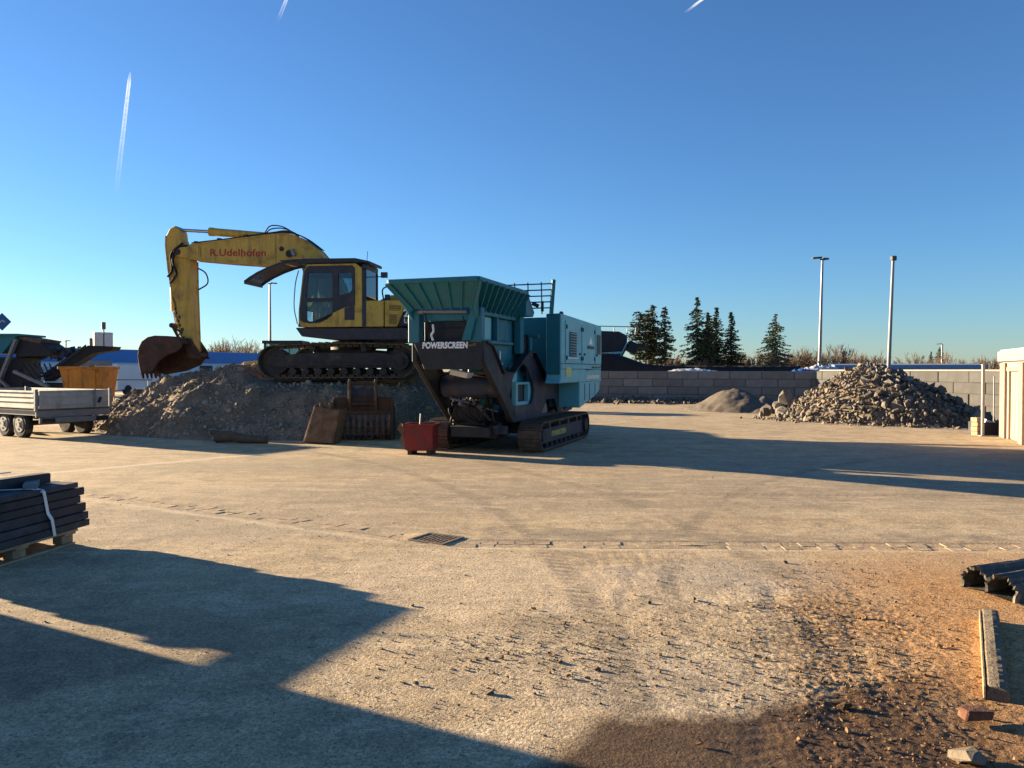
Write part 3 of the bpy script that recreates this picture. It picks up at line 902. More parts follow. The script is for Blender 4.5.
V, F = scatter([(p[0] - PC.x, p[1] - PC.y, p[2], p[3]) for p in cand[300:]], ROCKS, rs)
st = np_mesh('small_rocks', V, F, 'rubble', pile); st['kind'] = 'stuff'

# separate boulders left of the pile
bould = [(9.42, 26.5, 0.66, 0.62, 'upright boulder standing on top of the small boulder heap left of the rubble pile'),
         (8.85, 26.9, 0.20, 0.46, 'leftmost pale boulder beside the gravel heap'),
         (9.20, 26.2, 0.22, 0.52, 'pale boulder at the foot of the upright boulder'),
         (9.72, 26.1, 0.26, 0.54, 'boulder between the upright boulder and the rubble pile'),
         (9.05, 27.3, 0.24, 0.50, 'boulder behind the leftmost pale boulder'),
         (9.85, 26.75, 0.36, 0.66, 'boulder behind the upright boulder, against the rubble pile'),
         (9.30, 26.75, 0.30, 0.60, 'boulder carrying the upright boulder'),
         (9.15, 26.55, 0.44, 0.36, 'smaller boulder leaning left of the upright boulder'),
         (9.62, 26.35, 0.52, 0.40, 'smaller boulder leaning right of the upright boulder'),
         (8.62, 26.6, 0.11, 0.26, 'small stone lying in front of the leftmost boulder'),
         (9.55, 25.6, 0.14, 0.34, 'low boulder on the ground in front of the boulder heap'),
         (9.00, 25.9, 0.10, 0.24, 'small stone on the ground in front of the pale boulder')]
bm_ = []
for i, (x, y, z, s, lb) in enumerate(bould):
    V, F = hull_rock(300 + i, 24 + i % 5, 1.0)
    o = np_mesh('boulder', V * s, F, 'rubble')
    o.location = (x, y, z); o.rotation_euler = (0.3 * i, 0.15 * i, i * 1.3)
    tag(o, lb, 'boulder', 'boulders beside the rubble pile')

# gravel heap in front of the wall
def gh(x, y):
    dx, dy = x - 9.0, y - 31.2
    a = dx * 0.65 - dy * 0.76; c = dx * 0.76 + dy * 0.65
    r = np.sqrt((a / 2.2) ** 2 + (c / 1.5) ** 2)
    r2 = np.sqrt(((a - 1.3) / 1.3) ** 2 + ((c - .1) / 1.2) ** 2)
    top = np.maximum(1.02 * (1 - r) - 0.10 * np.exp(-(r / .16) ** 2), 0.62 * (1 - r2))
    return 1.0 * top + 0.07 * fbm(x * 1.6, y * 1.6, 4) * (top > 0)
tag(heap_mesh('gravel_heap', gh, 5.5, 12.5, 28, 34.5, 0.06, 'sand_heap'), 'low heap of brown gravel against the block wall', 'heap')

# ------------------------------------------------------------------ crawler track helper
def loop_path(xi, zi, xs, zs, r, hump=0.0):
    """closed track path in x-z: front idler (xi, zi), rear sprocket (xs, zs)"""
    pts = []
    for k in range(25):
        x = xi + (xs - xi) * k / 24
        pts.append((x, zi + (zs - zi) * k / 24 - r))
    for k in range(1, 24):
        a = -math.pi / 2 - math.pi * k / 24
        pts.append((xs + math.cos(a) * r * (1 if xs < xi else -1), zs + math.sin(a) * r))
    for k in range(25):
        x = xs + (xi - xs) * k / 24
        pts.append((x, zs + (zi - zs) * k / 24 + r + hump * math.sin(math.pi * k / 24)))
    for k in range(1, 24):
        a = math.pi / 2 - math.pi * k / 24
        pts.append((xi + math.cos(a) * r * (1 if xs < xi else -1), zi + math.sin(a) * r))
    return pts

def chain(path, y, width, pitch, thick=0.035, grouser=0.03, m='track_steel', parent=None):
    P = np.array(path + [path[0]])
    seg = np.hypot(*np.diff(P, axis=0).T)
    cum = np.concatenate([[0], np.cumsum(seg)])
    n = int(round(cum[-1] / pitch))
    b = MB()
    cx, cz = P[:, 0].mean(), P[:, 1].mean()
    for i in range(n):
        s = cum[-1] * i / n
        x = np.interp(s, cum, P[:, 0]); z = np.interp(s, cum, P[:, 1])
        s2 = (s + 0.04) % cum[-1]
        tx = np.interp(s2, cum, P[:, 0]) - x; tz = np.interp(s2, cum, P[:, 1]) - z
        a = math.atan2(tz, tx)
        nx_, nz_ = -math.sin(a), math.cos(a)
        if nx_ * (x - cx) * 0.2 + nz_ * (z - cz) < 0:
            nx_, nz_ = -nx_, -nz_
        rot = Euler((0, -a, 0)).to_matrix()
        b.box((x - nx_ * thick * .5, y, z - nz_ * thick * .5), (pitch * 0.93, width, thick), rot)
        b.box((x + nx_ * grouser * .4, y, z + nz_ * grouser * .4), (0.022, width * 0.99, grouser), rot)
        b.box((x - nx_ * (thick + 0.035), y, z - nz_ * (thick + 0.035)), (pitch * 0.8, width * 0.3, 0.06), rot)
    return b.build('track_chain', m, parent)

def disc(b, x, y0, y1, z, r, n=24):
    b.tube([(x, y0, z), (x, y1, z)], r, n)

# ------------------------------------------------------------------ excavator
EX = thing('excavator', 'yellow tracked excavator standing on the rubble mound with its arm out to the left', 'excavator', (-4.42, 21.5, 1.405), R(172))
for s in (1, -1):
    yc = 1.12 * s
    b = MB()
    b.plate([(-1.85, 0.30), (1.75, 0.30), (1.85, 0.42), (1.75, 0.60), (0.9, 0.70), (-1.0, 0.70), (-1.75, 0.64), (-1.95, 0.46)], [], yc - 0.19, yc + 0.19)
    b.box((0, yc + s * 0.205, 0.40), (2.7, 0.03, 0.10))
    fr = b.build('track_frame', 'track_frame', EX, 0.015)
    chain(loop_path(1.70, 0.46, -1.72, 0.48, 0.44, 0.05), yc, 0.60, 0.19, parent=fr)
    b = MB(); disc(b, 1.70, yc - .13, yc + .13, 0.46, 0.34); disc(b, 1.70, yc - .17, yc + .17, 0.46, 0.15); b.build('idler', 'track_frame', fr)
    b = MB(); disc(b, -1.72, yc - .09, yc + .09, 0.48, 0.35)
    disc(b, -1.72, yc - .22, yc + .22, 0.48, 0.24); disc(b, -1.72, yc - .26, yc + .26, 0.48, 0.11)
    for k in range(18):
        a = k / 18 * 6.283
        b.box((-1.72 + .37 * math.cos(a), yc, 0.48 + .37 * math.sin(a)), (.06, .08, .05), (0, -a, 0))
    b.build('sprocket', 'track_frame', fr)
    for k in range(8):
        b = MB(); x = 1.22 - k * 0.355
        disc(b, x, yc - .2, yc + .2, 0.205, 0.10, 14); b.build('roller', 'track_frame', fr)
    for x in (0.65, -0.75):
        b = MB(); disc(b, x, yc - .2, yc + .24, 0.80, 0.075, 12); b.build('carrier_roller', 'track_frame', fr)
b = MB(); b.box((0, 0, 0.62), (1.6, 1.9, 0.34)); b.box((0.75, 0, 0.55), (0.5, 2.0, 0.22)); b.box((-0.75, 0, 0.55), (0.5, 2.0, 0.22)); b.build('undercarriage', 'track_frame', EX, 0.03)
b = MB(); b.tube([(0, 0, 0.78), (0, 0, 1.04)], 0.62, 32); b.build('slew_ring', 'track_frame', EX)

b = MB()
b.plate([(1.12, 1.36), (-2.35, 1.34), (-2.35, 1.02), (0.1, 1.03), (0.95, 1.13)], [], -1.36, 1.34)
b.build('deck', 'exc_dark', EX, 0.02)
b = MB()
b.plate([(-1.66, 1.36), (-1.98, 2.06), (-2.55, 2.12), (-2.78, 1.9), (-2.80, 1.2), (-2.55, 1.02), (-2.36, 1.02), (-2.36, 1.36)], [], -1.36, 1.36)
cw = b.build('counterweight', 'exc_dark', EX, 0.06, 2)
lettering('PC', 0.20, 'yellow_letter', cw, (-1.86, 1.364, 1.86), (R(90), 0, R(180)), 0.02)
lettering('210', 0.27, 'white_letter', cw, (-1.83, 1.364, 1.62), (R(90), 0, R(180)), 0.025)
lettering('LC', 0.16, 'white_letter', cw, (-1.84, 1.364, 1.46), (R(90), 0, R(180)), 0.02)
b = MB(); b.plate([(-0.70, 1.365), (-1.30, 1.365), (-1.30, 2.05), (-0.70, 2.05)], [], 0.42, 1.375); b.build('side_door', 'exc_yellow', EX, 0.02)
b = MB(); b.plate([(-1.325, 1.365), (-1.655, 1.365), (-1.94, 2.05), (-1.325, 2.05)], [], 0.42, 1.368); sd = b.build('service_door', 'exc_yellow', EX, 0.02)
for z0, z1, x1 in ((1.43, 1.68, -1.64), (1.78, 1.92, -1.76)):
    b = MB(); b.box(((-1.45 + x1) / 2, 1.372, (z0 + z1) / 2), (abs(x1 + 1.45), 0.012, z1 - z0))
    g = b.build('vent_grille', 'grille', sd)
    b = MB()
    n = int((z1 - z0) / 0.04)
    for k in range(n):
        b.box(((-1.45 + x1) / 2, 1.382, z0 + (k + .5) * (z1 - z0) / n), (abs(x1 + 1.45), 0.014, 0.014), (0.5, 0, 0))
    b.build('louvre', 'exc_yellow', g)
b = MB(); b.plate([(-0.72, 2.05), (-1.95, 2.05), (-2.4, 2.2), (-2.4, 2.28), (-1.2, 2.28), (-0.95, 2.18)], [], -1.3, 0.40); b.build('engine_hood', 'exc_yellow', EX, 0.04)
b = MB(); b.box((0.25, -1.0, 1.72), (1.55, 0.68, 0.74)); b.build('tool_box', 'exc_yellow', EX, 0.04)
b = MB(); b.box((-1.3, -0.9, 1.7), (1.3, 0.9, 0.7)); b.build('tank', 'exc_yellow', EX, 0.03)
b = MB(); b.tube([(-1.7, -0.3, 2.25), (-1.7, -0.3, 2.62), (-1.76, -0.3, 2.72)], 0.07, 12); b.build('exhaust', 'track_frame', EX)
# cab
Y0, Y1 = 0.40, 1.38
cab_out = [(1.0, 1.37), (1.0, 1.80), (0.87, 2.86), (0.76, 3.02), (-0.55, 3.02), (-0.72, 2.90), (-0.72, 1.37)]
door_out = [(0.965, 1.56), (0.975, 1.80), (0.845, 2.84), (0.75, 2.965), (-0.46, 2.965), (-0.53, 2.90), (-0.53, 1.93), (-0.2, 1.86), (0.07, 1.74), (0.22, 1.58), (0.42, 1.49), (0.72, 1.47), (0.86, 1.50)]
win_a = [(0.73, 2.79), (0.08, 2.79), (0.07, 2.13), (0.80, 2.13)]
win_b = [(0.80, 2.03), (0.07, 2.03), (0.10, 1.66), (0.29, 1.545), (0.72, 1.515), (0.78, 1.56)]
win_c = [(-0.09, 2.79), (-0.44, 2.79), (-0.46, 2.35), (-0.40, 2.26), (-0.09, 2.19)]
b = MB(); b.plate(cab_out, [door_out], Y1 - 0.05, Y1); cabs = b.build('cab', 'exc_yellow', EX, 0.012)
b = MB(); b.plate(door_out, [win_a, win_b, win_c], Y1 - 0.045, Y1 + 0.006); dr = b.build('door', 'exc_dark', EX, 0.008)
for w in (win_a, win_b, win_c):
    b = MB(); b.plate(w, [], Y1 - 0.026, Y1 - 0.020); b.build('pane', 'cab_glass', dr)
b = MB(); b.plate([(-0.25, 1.85), (-0.52, 1.92), (-0.52, 1.55), (-0.25, 1.55)], [], Y1 + 0.001, Y1 + 0.008); b.build('grip_panel', 'exc_dark', cabs)
b = MB(); disc(b, 0.91, Y1 - .01, Y1 + .015, 1.60, 0.05, 14); b.build('lamp', 'exc_dark', cabs)
far_win = [(0.85, 2.75), (-0.45, 2.75), (-0.45, 1.95), (0.90, 1.95)]
b = MB(); b.plate(cab_out, [far_win], Y0, Y0 + 0.05); fs = b.build('cab_side', 'exc_dark', EX)
b = MB(); b.plate(far_win, [], Y0 + 0.02, Y0 + 0.026); b.build('pane', 'cab_glass', fs)
b = MB()
for y in (Y0 + .04, Y1 - .04):
    b.bar((0.985, y, 1.40), (0.985, y, 1.8), 0.06); b.bar((0.985, y, 1.8), (0.85, y, 2.9), 0.06)
b.bar((0.985, Y0, 1.42), (0.985, Y1, 1.42), 0.08); b.bar((0.985, Y0, 1.85), (0.985, Y1, 1.85), 0.04); b.bar((0.84, Y0, 2.93), (0.84, Y1, 2.93), 0.07)
fw = b.build('windscreen_frame', 'exc_dark', EX, 0.008)
b = MB(); b.add([(0.975, Y0 + .06, 1.86), (0.975, Y1 - .06, 1.86), (0.85, Y1 - .06, 2.9), (0.85, Y0 + .06, 2.9)], [(0, 1, 2, 3)]); b.build('pane', 'cab_glass', fw)
b = MB()
b.box((-0.78, (Y0 + Y1) / 2, 1.71), (0.14, Y1 - Y0, 0.68)); b.box((-0.78, (Y0 + Y1) / 2, 2.93), (0.14, Y1 - Y0, 0.14))
b.box((-0.78, Y0 + .04, 2.45), (0.14, 0.08, 0.84)); b.box((-0.76, Y1 - .05, 2.45), (0.10, 0.06, 0.84))
rw = b.build('cab_rear', 'exc_dark', EX, 0.02)
b = MB(); b.box((-0.82, (Y0 + Y1) / 2, 2.45), (0.008, Y1 - Y0 - .12, 0.84)); b.build('pane', 'cab_glass', rw)
b = MB(); b.plate([(1.02, 3.03), (1.02, 3.10), (0.9, 3.16), (-0.55, 3.15), (-0.95, 3.06), (-0.95, 2.98), (-0.75, 3.03)], [], Y0 - 0.03, Y1 + 0.05); b.build('cab_roof', 'exc_dark', EX, 0.02)
b = MB(); b.box((0.1, 0.88, 1.39), (1.6, 0.9, 0.05)); b.build('cab_floor', 'exc_dark', EX)
b = MB(); b.box((-0.15, 0.88, 1.78), (0.5, 0.5, 0.14)); b.box((-0.42, 0.88, 2.15), (0.14, 0.48, 0.75), (0, -0.15, 0)); b.box((-0.5, .88, 2.6), (0.1, 0.28, 0.2)); b.box((0.0, 1.18, 1.95), (0.45, 0.10, 0.1)); b.box((-0.15, .88, 1.55), (0.4, 0.4, 0.3)); b.build('driver_seat', 'seat', EX, 0.03)
b = MB(); b.tube([(0.55, 1.1, 1.42), (0.5, 1.1, 1.95)], 0.025, 8); b.tube([(0.55, 0.7, 1.42), (0.5, 0.7, 1.95)], 0.025, 8); b.box((0.75, 0.6, 2.0), (0.1, 0.2, 0.3)); b.build('controls', 'seat', EX)
# curved front visor guard with slats
gpts = [(0.98, 3.11), (1.25, 3.12), (1.52, 3.07), (1.85, 2.96), (2.15, 2.83), (2.38, 2.70), (2.52, 2.60)]
b = MB()
for y in (Y0 + .02, Y1 - .02):
    for i in range(len(gpts) - 1):
        b.bar((gpts[i][0], y, gpts[i][1] - 0.02), (gpts[i + 1][0], y, gpts[i + 1][1] - 0.02), 0.03, 0.07)
b.bar((2.50, Y0, 2.58), (2.50, Y1, 2.58), 0.05, 0.10)
b.box((1.24, .89, 3.135), (0.55, 1.02, 0.02), (0, 0.05, 0))
vg = b.build('visor_guard', 'exc_dark', EX)
for k in range(8):
    y = Y0 + 0.10 + k * (Y1 - Y0 - 0.2) / 7
    b = MB()
    for i in range(2, len(gpts) - 1):
        b.bar((gpts[i][0], y, gpts[i][1]), (gpts[i + 1][0], y, gpts[i + 1][1]), 0.076, 0.012)
    b.build('slat', 'exc_dark', vg)
b = MB(); b.tube([(1.02, 1.43, 1.45), (1.10, 1.45, 1.9), (1.06, 1.45, 2.5), (0.98, 1.43, 2.85)], 0.014, 6); b.build('grab_rail', 'galv', EX)
b = MB(); b.tube([(-0.72, 1.30, 2.66), (-1.28, 1.36, 2.66)], 0.014, 6); b.box((-1.32, 1.37, 2.70), (0.16, 0.09, 0.14)); b.build('mirror', 'exc_dark', EX)
b = MB()
b.tube([(-1.25, 1.2, 2.05), (-1.25, 1.2, 2.38), (-1.75, 1.2, 2.42), (-1.75, 1.2, 2.05)], 0.02, 6); b.build('hand_rail', 'exc_dark', EX)
b = MB(); b.tube([(-1.32, 1.1, 2.05), (-1.32, 1.1, 2.22)], 0.07, 10); b.build('air_intake', 'exc_dark', EX)
b = MB(); b.tube([(-0.8, 1.2, 3.05), (-0.82, 1.2, 3.35)], 0.008, 5); b.build('aerial', 'exc_dark', EX)
# boom
boom_o = [(4.86, 3.76), (4.70, 3.80), (3.6, 3.90), (2.45, 4.00), (1.95, 4.04), (1.62, 3.99), (1.35, 3.86), (0.95, 3.56), (0.62, 3.18), (0.3, 2.6), (0.08, 1.85), (0.03, 1.55), (0.12, 1.40), (0.28, 1.42), (0.45, 1.75), (0.80, 2.30), (1.15, 2.85), (1.45, 3.13), (1.85, 3.20), (2.40, 3.18), (3.6, 3.28), (4.75, 3.40), (4.88, 3.44)]
b = MB(); b.plate(boom_o, [], -0.26, 0.26); bo = b.build('boom', 'exc_yellow', EX, 0.02)
for y in (-0.235, 0.235):
    b = MB(); b.plate([(4.80, 3.44), (4.80, 3.74), (5.0, 3.74), (5.16, 3.66), (5.18, 3.54), (5.05, 3.45)], [], y - 0.03, y + 0.03)
    b.build('boom_fork', 'exc_yellow', bo, 0.01)
for ln in (boom_o[1:11], boom_o[15:22]):
    b = MB()
    for i in range(len(ln) - 1):
        for y in (-0.268, 0.268):
            b.bar((ln[i][0], y, ln[i][1]), (ln[i + 1][0], y, ln[i + 1][1]), 0.022, 0.035)
    b.build('weld_lip', 'exc_yellow', bo)
b = MB()
for xx in (4.45, 4.40):
    b.box((xx, 0.262, 3.60), (0.012, 0.006, 0.30))
b.box((2.15, 0.262, 3.62), (0.014, 0.006, 0.78)); b.box((1.2, 0.262, 3.2), (0.014, 0.006, 0.6), (0, .7, 0))
b.build('seam', 'grille', bo)
lettering('R.Udelhofen', 0.285, 'red_letter', bo, (4.13, 0.264, 3.47), (R(90), R(1.5), R(180)), 0.014, wide=1.12)
b = MB(); b.tube([(1.98, .262, 3.62), (1.98, .275, 3.62)], 0.07, 14); b.tube([(1.75, .262, 3.48), (1.75, .30, 3.48)], 0.10, 14); b.build('pin_cover', 'track_frame', bo)
b = MB(); b.box((1.62, 0.32, 3.5), (0.09, 0.08, 0.20), (0, .4, 0)); b.build('work_lamp', 'galv', bo)
for y in (-0.12, 0.0, 0.12):
    b = MB(); b.tube([(4.75, y, 3.87), (3.6, y, 3.97), (2.6, y, 4.08), (1.9, y, 4.12), (1.4, y, 3.95), (0.9, y, 3.6)], 0.018, 6); b.build('pipe', 'exc_dark', bo)
for x, z in ((4.6, 3.86), (3.9, 3.93), (3.1, 4.01)):
    b = MB(); b.box((x, 0, z), (0.10, 0.36, 0.10)); b.build('pipe_clamp', 'exc_dark', bo)
b = MB()
for y in (0.05, 0.12, -.04):
    b.tube([(2.55, y, 4.10), (2.38, y, 4.17 + y), (2.05, y, 4.20 + y * .6), (1.75, y, 4.12), (1.6, y, 4.0)], 0.018, 6)
b.build('hose', 'black_rubber', bo)
# stick
stick_o = [(5.22, 4.37), (5.40, 4.28), (5.51, 4.08), (5.52, 3.80), (5.45, 3.13), (5.28, 2.08), (5.08, 1.24), (4.86, 0.90), (4.72, 0.74), (4.70, 0.68), (4.65, 0.78), (4.68, 1.0), (4.73, 2.64), (4.74, 3.36), (4.92, 3.76), (5.02, 3.98), (5.05, 4.20)]
b = MB(); b.plate(stick_o, [], -0.17, 0.17); sk = b.build('stick', 'exc_yellow', EX, 0.018)
for ln in (stick_o[2:8], stick_o[10:14]):
    b = MB()
    for i in range(len(ln) - 1):
        for y in (-0.176, 0.176):
            b.bar((ln[i][0], y, ln[i][1]), (ln[i + 1][0], y, ln[i + 1][1]), 0.02, 0.03)
    b.build('weld_lip', 'exc_yellow', sk)
b = MB()
for k_ in range(9):
    b.box((5.22 - 0.03 * k_ + 0.05 * math.sin(k_ * 2.3), 0.172, 2.0 - 0.12 * k_), (0.05 + 0.05 * abs(math.sin(k_ * 1.7)), 0.004, 0.09), (0, 0.6 * math.sin(k_ * 3.1), 0))
b.tube([(5.33, .18, 2.35), (5.22, .18, 2.1), (5.26, .18, 1.85), (5.12, .18, 1.6)], 0.014, 6)
b.build('grease_line', 'track_frame', sk)
b = MB(); b.tube([(5.10, -0.29, 3.60), (5.10, 0.29, 3.60)], 0.09, 16); b.build('pivot_pin', 'track_frame', sk)
b = MB()
for y in (0.22, 0.27, -.22):
    b.tube([(4.80, y, 3.78), (5.12, y + .02, 3.70), (5.24, y + .03, 3.35), (5.14, y + .02, 2.98), (5.34, y, 2.72)], 0.022, 6)
    b.tube([(4.95, y, 3.85), (5.3, y, 3.55), (5.28, y, 3.1), (5.42, y, 2.9)], 0.02, 6)
b.tube([(4.80, -.18, 3.22), (4.52, -.2, 3.05), (4.46, -.2, 2.75), (4.76, -.18, 2.55)], 0.022, 6)
b.build('hose', 'black_rubber', sk)
b = MB(); b.tube([(5.42, 0, 3.05), (5.40, 0, 1.95)], 0.075, 14); cy = b.build('bucket_cylinder', 'exc_yellow', EX)
b = MB(); b.tube([(5.40, 0, 1.95), (5.30, 0, 1.50)], 0.04, 12); b.build('rod', 'chrome', cy)
b = MB()
for y in (-0.2, 0.2):
    b.bar((5.32, y, 1.5), (5.02, y, 1.30), 0.04, 0.12, (0, 1, 0)); b.bar((5.32, y, 1.52), (5.02, y, 0.98), 0.05, 0.12, (0, 1, 0))
b.tube([(5.32, -0.25, 1.52), (5.32, 0.25, 1.52)], 0.07, 12)
b.build('bucket_link', 'rust_bucket', EX, 0.01)
# stick cylinder on top of the boom
b = MB(); b.tube([(4.18, 0, 4.19), (2.35, 0, 4.02)], [0.115, 0.095], 16); cy = b.build('stick_cylinder', 'exc_yellow', EX)
b = MB(); b.tube([(5.20, 0, 4.27), (4.15, 0, 4.19)], 0.048, 12); b.tube([(5.2, -.1, 4.27), (5.2, .1, 4.27)], 0.08, 12); b.build('rod', 'chrome', cy)
b = MB(); b.tube([(4.26, 0, 4.197), (4.14, 0, 4.187)], 0.125, 16); b.build('gland', 'exc_yellow', cy)
for s in (-1, 1):
    b = MB(); b.tube([(0.75, s * 0.38, 1.30), (1.10, s * 0.38, 2.45)], 0.10, 14); cy = b.build('boom_cylinder', 'exc_yellow', EX)
    b = MB(); b.tube([(1.10, s * 0.38, 2.45), (1.35, s * 0.36, 3.20)], 0.05, 10); b.build('rod', 'chrome', cy)
b = MB(); b.box((0.5, 0, 1.6), (0.9, 0.55, 0.5)); b.build('boom_foot_bracket', 'exc_dark', EX, 0.03)
# bucket
prof = [(4.74, 1.02), (4.88, 1.13), (5.20, 1.20), (5.60, 1.215), (5.82, 1.17), (6.00, 1.05), (6.10, 0.86), (6.12, 0.64), (6.09, 0.40), (6.04, 0.18)]
inn = [(x - (x - 5.3) * 0.05 - 0.0, z - 0.045) for x, z in prof]
b = MB(); b.plate(prof + inn[::-1], [], -0.36, 0.60); bk = b.build('bucket', 'rust_bucket', EX, 0.008)
near_side = prof + [(5.92, 0.16), (5.70, 0.20), (5.48, 0.50), (5.20, 0.68), (4.98, 0.74), (4.86, 0.80), (4.80, 0.90)]
far_side = prof + [(5.92, 0.10), (5.2, 0.22), (4.75, 0.40), (4.62, 0.58), (4.60, 0.72)]
b = MB(); b.plate(near_side, [], 0.56, 0.62); b.build('side_plate', 'rust_bucket', bk, 0.01)
b = MB(); b.plate(far_side, [], -0.38, -0.32); b.build('side_plate', 'rust_bucket', bk, 0.01)
b = MB(); b.plate([(4.42, 0.55), (4.78, 0.60), (5.05, 1.16), (4.75, 1.15), (4.5, 0.8)], [], -0.26, -0.20); b.plate([(4.42, 0.55), (4.78, 0.60), (5.05, 1.16), (4.75, 1.15), (4.5, 0.8)], [], 0.20, 0.26)
b.tube([(4.55, -.28, .68), (4.55, .28, .68)], 0.07, 12); b.build('bucket_ear', 'rust_bucket', bk, 0.01)
for k in range(5):
    b = MB(); y = -0.28 + k * 0.20
    b.add([(6.08, y - .05, .24), (6.08, y + .05, .24), (6.02, y + .05, .24), (6.02, y - .05, .24), (6.02, y - .03, .0), (6.02, y + .03, .0), (6.0, y + .03, .0), (6.0, y - .03, .0)],
          [(0, 1, 2, 3), (7, 6, 5, 4), (0, 4, 5, 1), (1, 5, 6, 2), (2, 6, 7, 3), (3, 7, 4, 0)])
    b.build('tooth', 'rust_bucket', bk)

# ------------------------------------------------------------------ crusher
CR = thing('jaw_crusher', 'large teal mobile jaw crusher on tracks beside the excavator', 'crusher', (-0.52, 15.7, 0), R(70.97))
# local: x runs to its rear, y to its left (away from the lit yard), so right side is y < 0
for s in (-1, 1):
    yc = s * 1.0
    b = MB()
    b.plate([(0.05, 0.16), (3.55, 0.16), (3.68, 0.30), (3.55, 0.46), (0.05, 0.46), (-0.05, 0.30)], [], yc - 0.17, yc + 0.17)
    fr = b.build('track_frame', 'crusher_grey', CR, 0.012)
    chain(loop_path(0.02, 0.33, 3.56, 0.33, 0.285, 0.0), yc, 0.48, 0.165, 0.03, 0.028, parent=fr)
    b = MB(); disc(b, 0.02, yc - .12, yc + .12, 0.33, 0.21); disc(b, 0.02, yc - .22, yc + .22, 0.33, 0.11); b.build('idler', 'track_frame', fr)
    b = MB(); disc(b, 3.56, yc - .1, yc + .1, 0.33, 0.22); disc(b, 3.56, yc - .23, yc + .23, 0.33, 0.15); b.build('drive_motor', 'track_frame', fr)
    for k in range(8):
        b = MB(); disc(b, 0.48 + k * 0.37, yc - .15, yc + .15, 0.125, 0.075, 12); b.build('roller', 'track_frame', fr)
    for k in range(4):
        b = MB(); b.box((0.7 + k * 0.75, yc + s * 0.0, 0.52), (0.10, 0.30, 0.12)); b.build('skid', 'rust_pale', fr)
    if s < 0:
        lettering('POWERSCREEN', 0.155, 'sticker_yellow', fr, (0.72, yc - 0.176, 0.27), (R(90), 0, 0), 0.02)
# chassis side plates, with cut-outs
ch_out = [(-2.00, 2.15), (-1.70, 2.10), (-1.08, 1.60), (-0.51, 1.59), (0.40, 2.00), (0.88, 2.03), (1.92, 1.38), (3.0, 1.34), (3.9, 1.34), (4.3, 0.66), (3.3, 0.60), (-0.12, 0.61), (-0.45, 0.70), (-0.90, 0.95), (-1.60, 1.66)]
hole1 = [(-0.62, 1.04), (-0.38, 1.44), (-0.18, 1.62), (0.21, 1.80), (0.58, 1.70), (0.95, 1.40), (1.04, 1.22), (0.98, 1.05), (0.85, 0.93), (-0.45, 0.93)]
hole2 = [(1.60, 0.68), (2.01, 0.99), (2.64, 0.98), (2.95, 0.66)]
hole3 = [(3.25, 0.80), (3.32, 1.08), (3.55, 1.22), (3.85, 1.14), (3.95, 0.90), (3.75, 0.72), (3.45, 0.70)]
for y in (-0.66, 0.60):
    b = MB(); b.plate(ch_out, [hole1, hole2, hole3], y - 0.03, y + 0.03)
    sp = b.build('side_frame', 'crusher_grey', CR, 0.008)
    b = MB()
    E_ = ch_out[:7]
    for i in range(len(E_) - 1):
        b.bar((E_[i][0], y - 0.05, E_[i][1]), (E_[i + 1][0], y - 0.05, E_[i + 1][1]), 0.16, 0.03)
    b.build('flange', 'crusher_black', sp)
# front black panel, funnel shaped
b = MB(); b.plate([(-0.76, 2.17), (0.62, 2.17), (0.40, 1.66), (-0.70, 1.66)], [], -2.10, -2.04, 'x')
fp = b.build('front_panel', 'crusher_black', CR, 0.01)
lettering('POWERSCREEN', 0.150, 'white_letter', fp, (-2.105, 0.43, 2.04), (R(90), 0, R(-90)), 0.045, 0.08, wide=0.80)
b = MB(); b.box((-2.105, -0.50, 2.085), (0.006, 0.10, 0.03)); b.box((-2.105, -0.58, 2.10), (0.006, 0.05, 0.05)); b.build('emblem', 'grille', fp)
for y in (-0.70, 0.60):
    b = MB(); b.plate([(-2.08, 2.16), (-1.76, 2.16), (-0.14, 0.62), (-0.48, 0.62), (-2.08, 1.80)], [], y - 0.05, y + 0.05); b.build('front_beam', 'crusher_black', CR, 0.01)
# hopper
T, Lw = 3.19, 2.74
rim = [(-2.60, -0.84), (0.08, -0.84), (0.08, 0.84), (-2.60, 0.84)]
low = [(-2.20, -0.56), (0.02, -0.56), (0.02, 0.56), (-2.20, 0.56)]
def wing(p0, p1, q0, q1, name):
    """flared hopper wall between rim p0-p1 and foot q0-q1, with ribs outside"""
    b = MB()
    P = [Vector((*p0, T)), Vector((*p1, T)), Vector((*q1, Lw)), Vector((*q0, Lw))]
    n = (P[1] - P[0]).cross(P[3] - P[0]).normalized() * 0.025
    b.add([p for p in P] + [p + n for p in P], [(0, 1, 2, 3), (7, 6, 5, 4), (0, 4, 5, 1), (1, 5, 6, 2), (2, 6, 7, 3), (3, 7, 4, 0)])
    w = b.build(name, 'teal', CR)
    k = max(3, int((P[1] - P[0]).length / 0.27))
    for i in range(k + 1):
        f = i / k
        a = P[0].lerp(P[1], f); c = P[3].lerp(P[2], f)
        out = Vector(((a.x + c.x) / 2 + 1.2, (a.y + c.y) / 2, 0)).normalized()
        side = n.normalized()
        if side.dot(Vector((a.x - c.x, a.y - c.y, 0))) < 0: side = -side
        if side.z > 0: side = -side
        b = MB(); rd = 0.035 if abs(p0[0] - p1[0]) < 0.1 else 0.085; b.bar(a + side * rd * .5, c + side * rd * .5, 0.032, rd, up=tuple(side)); b.build('rib', 'teal', w)
    return w
wing(rim[0], rim[1], low[0], low[1], 'hopper_wall')
wing(rim[1], rim[2], low[1], low[2], 'hopper_wall')
wing(rim[2], rim[3], low[2], low[3], 'hopper_wall')
wing(rim[3], rim[0], low[3], low[0], 'hopper_wall')
b = MB()
for i in range(4):
    p, q = rim[i], rim[(i + 1) % 4]
    b.bar((*p, T), (*q, T), 0.07, 0.08)
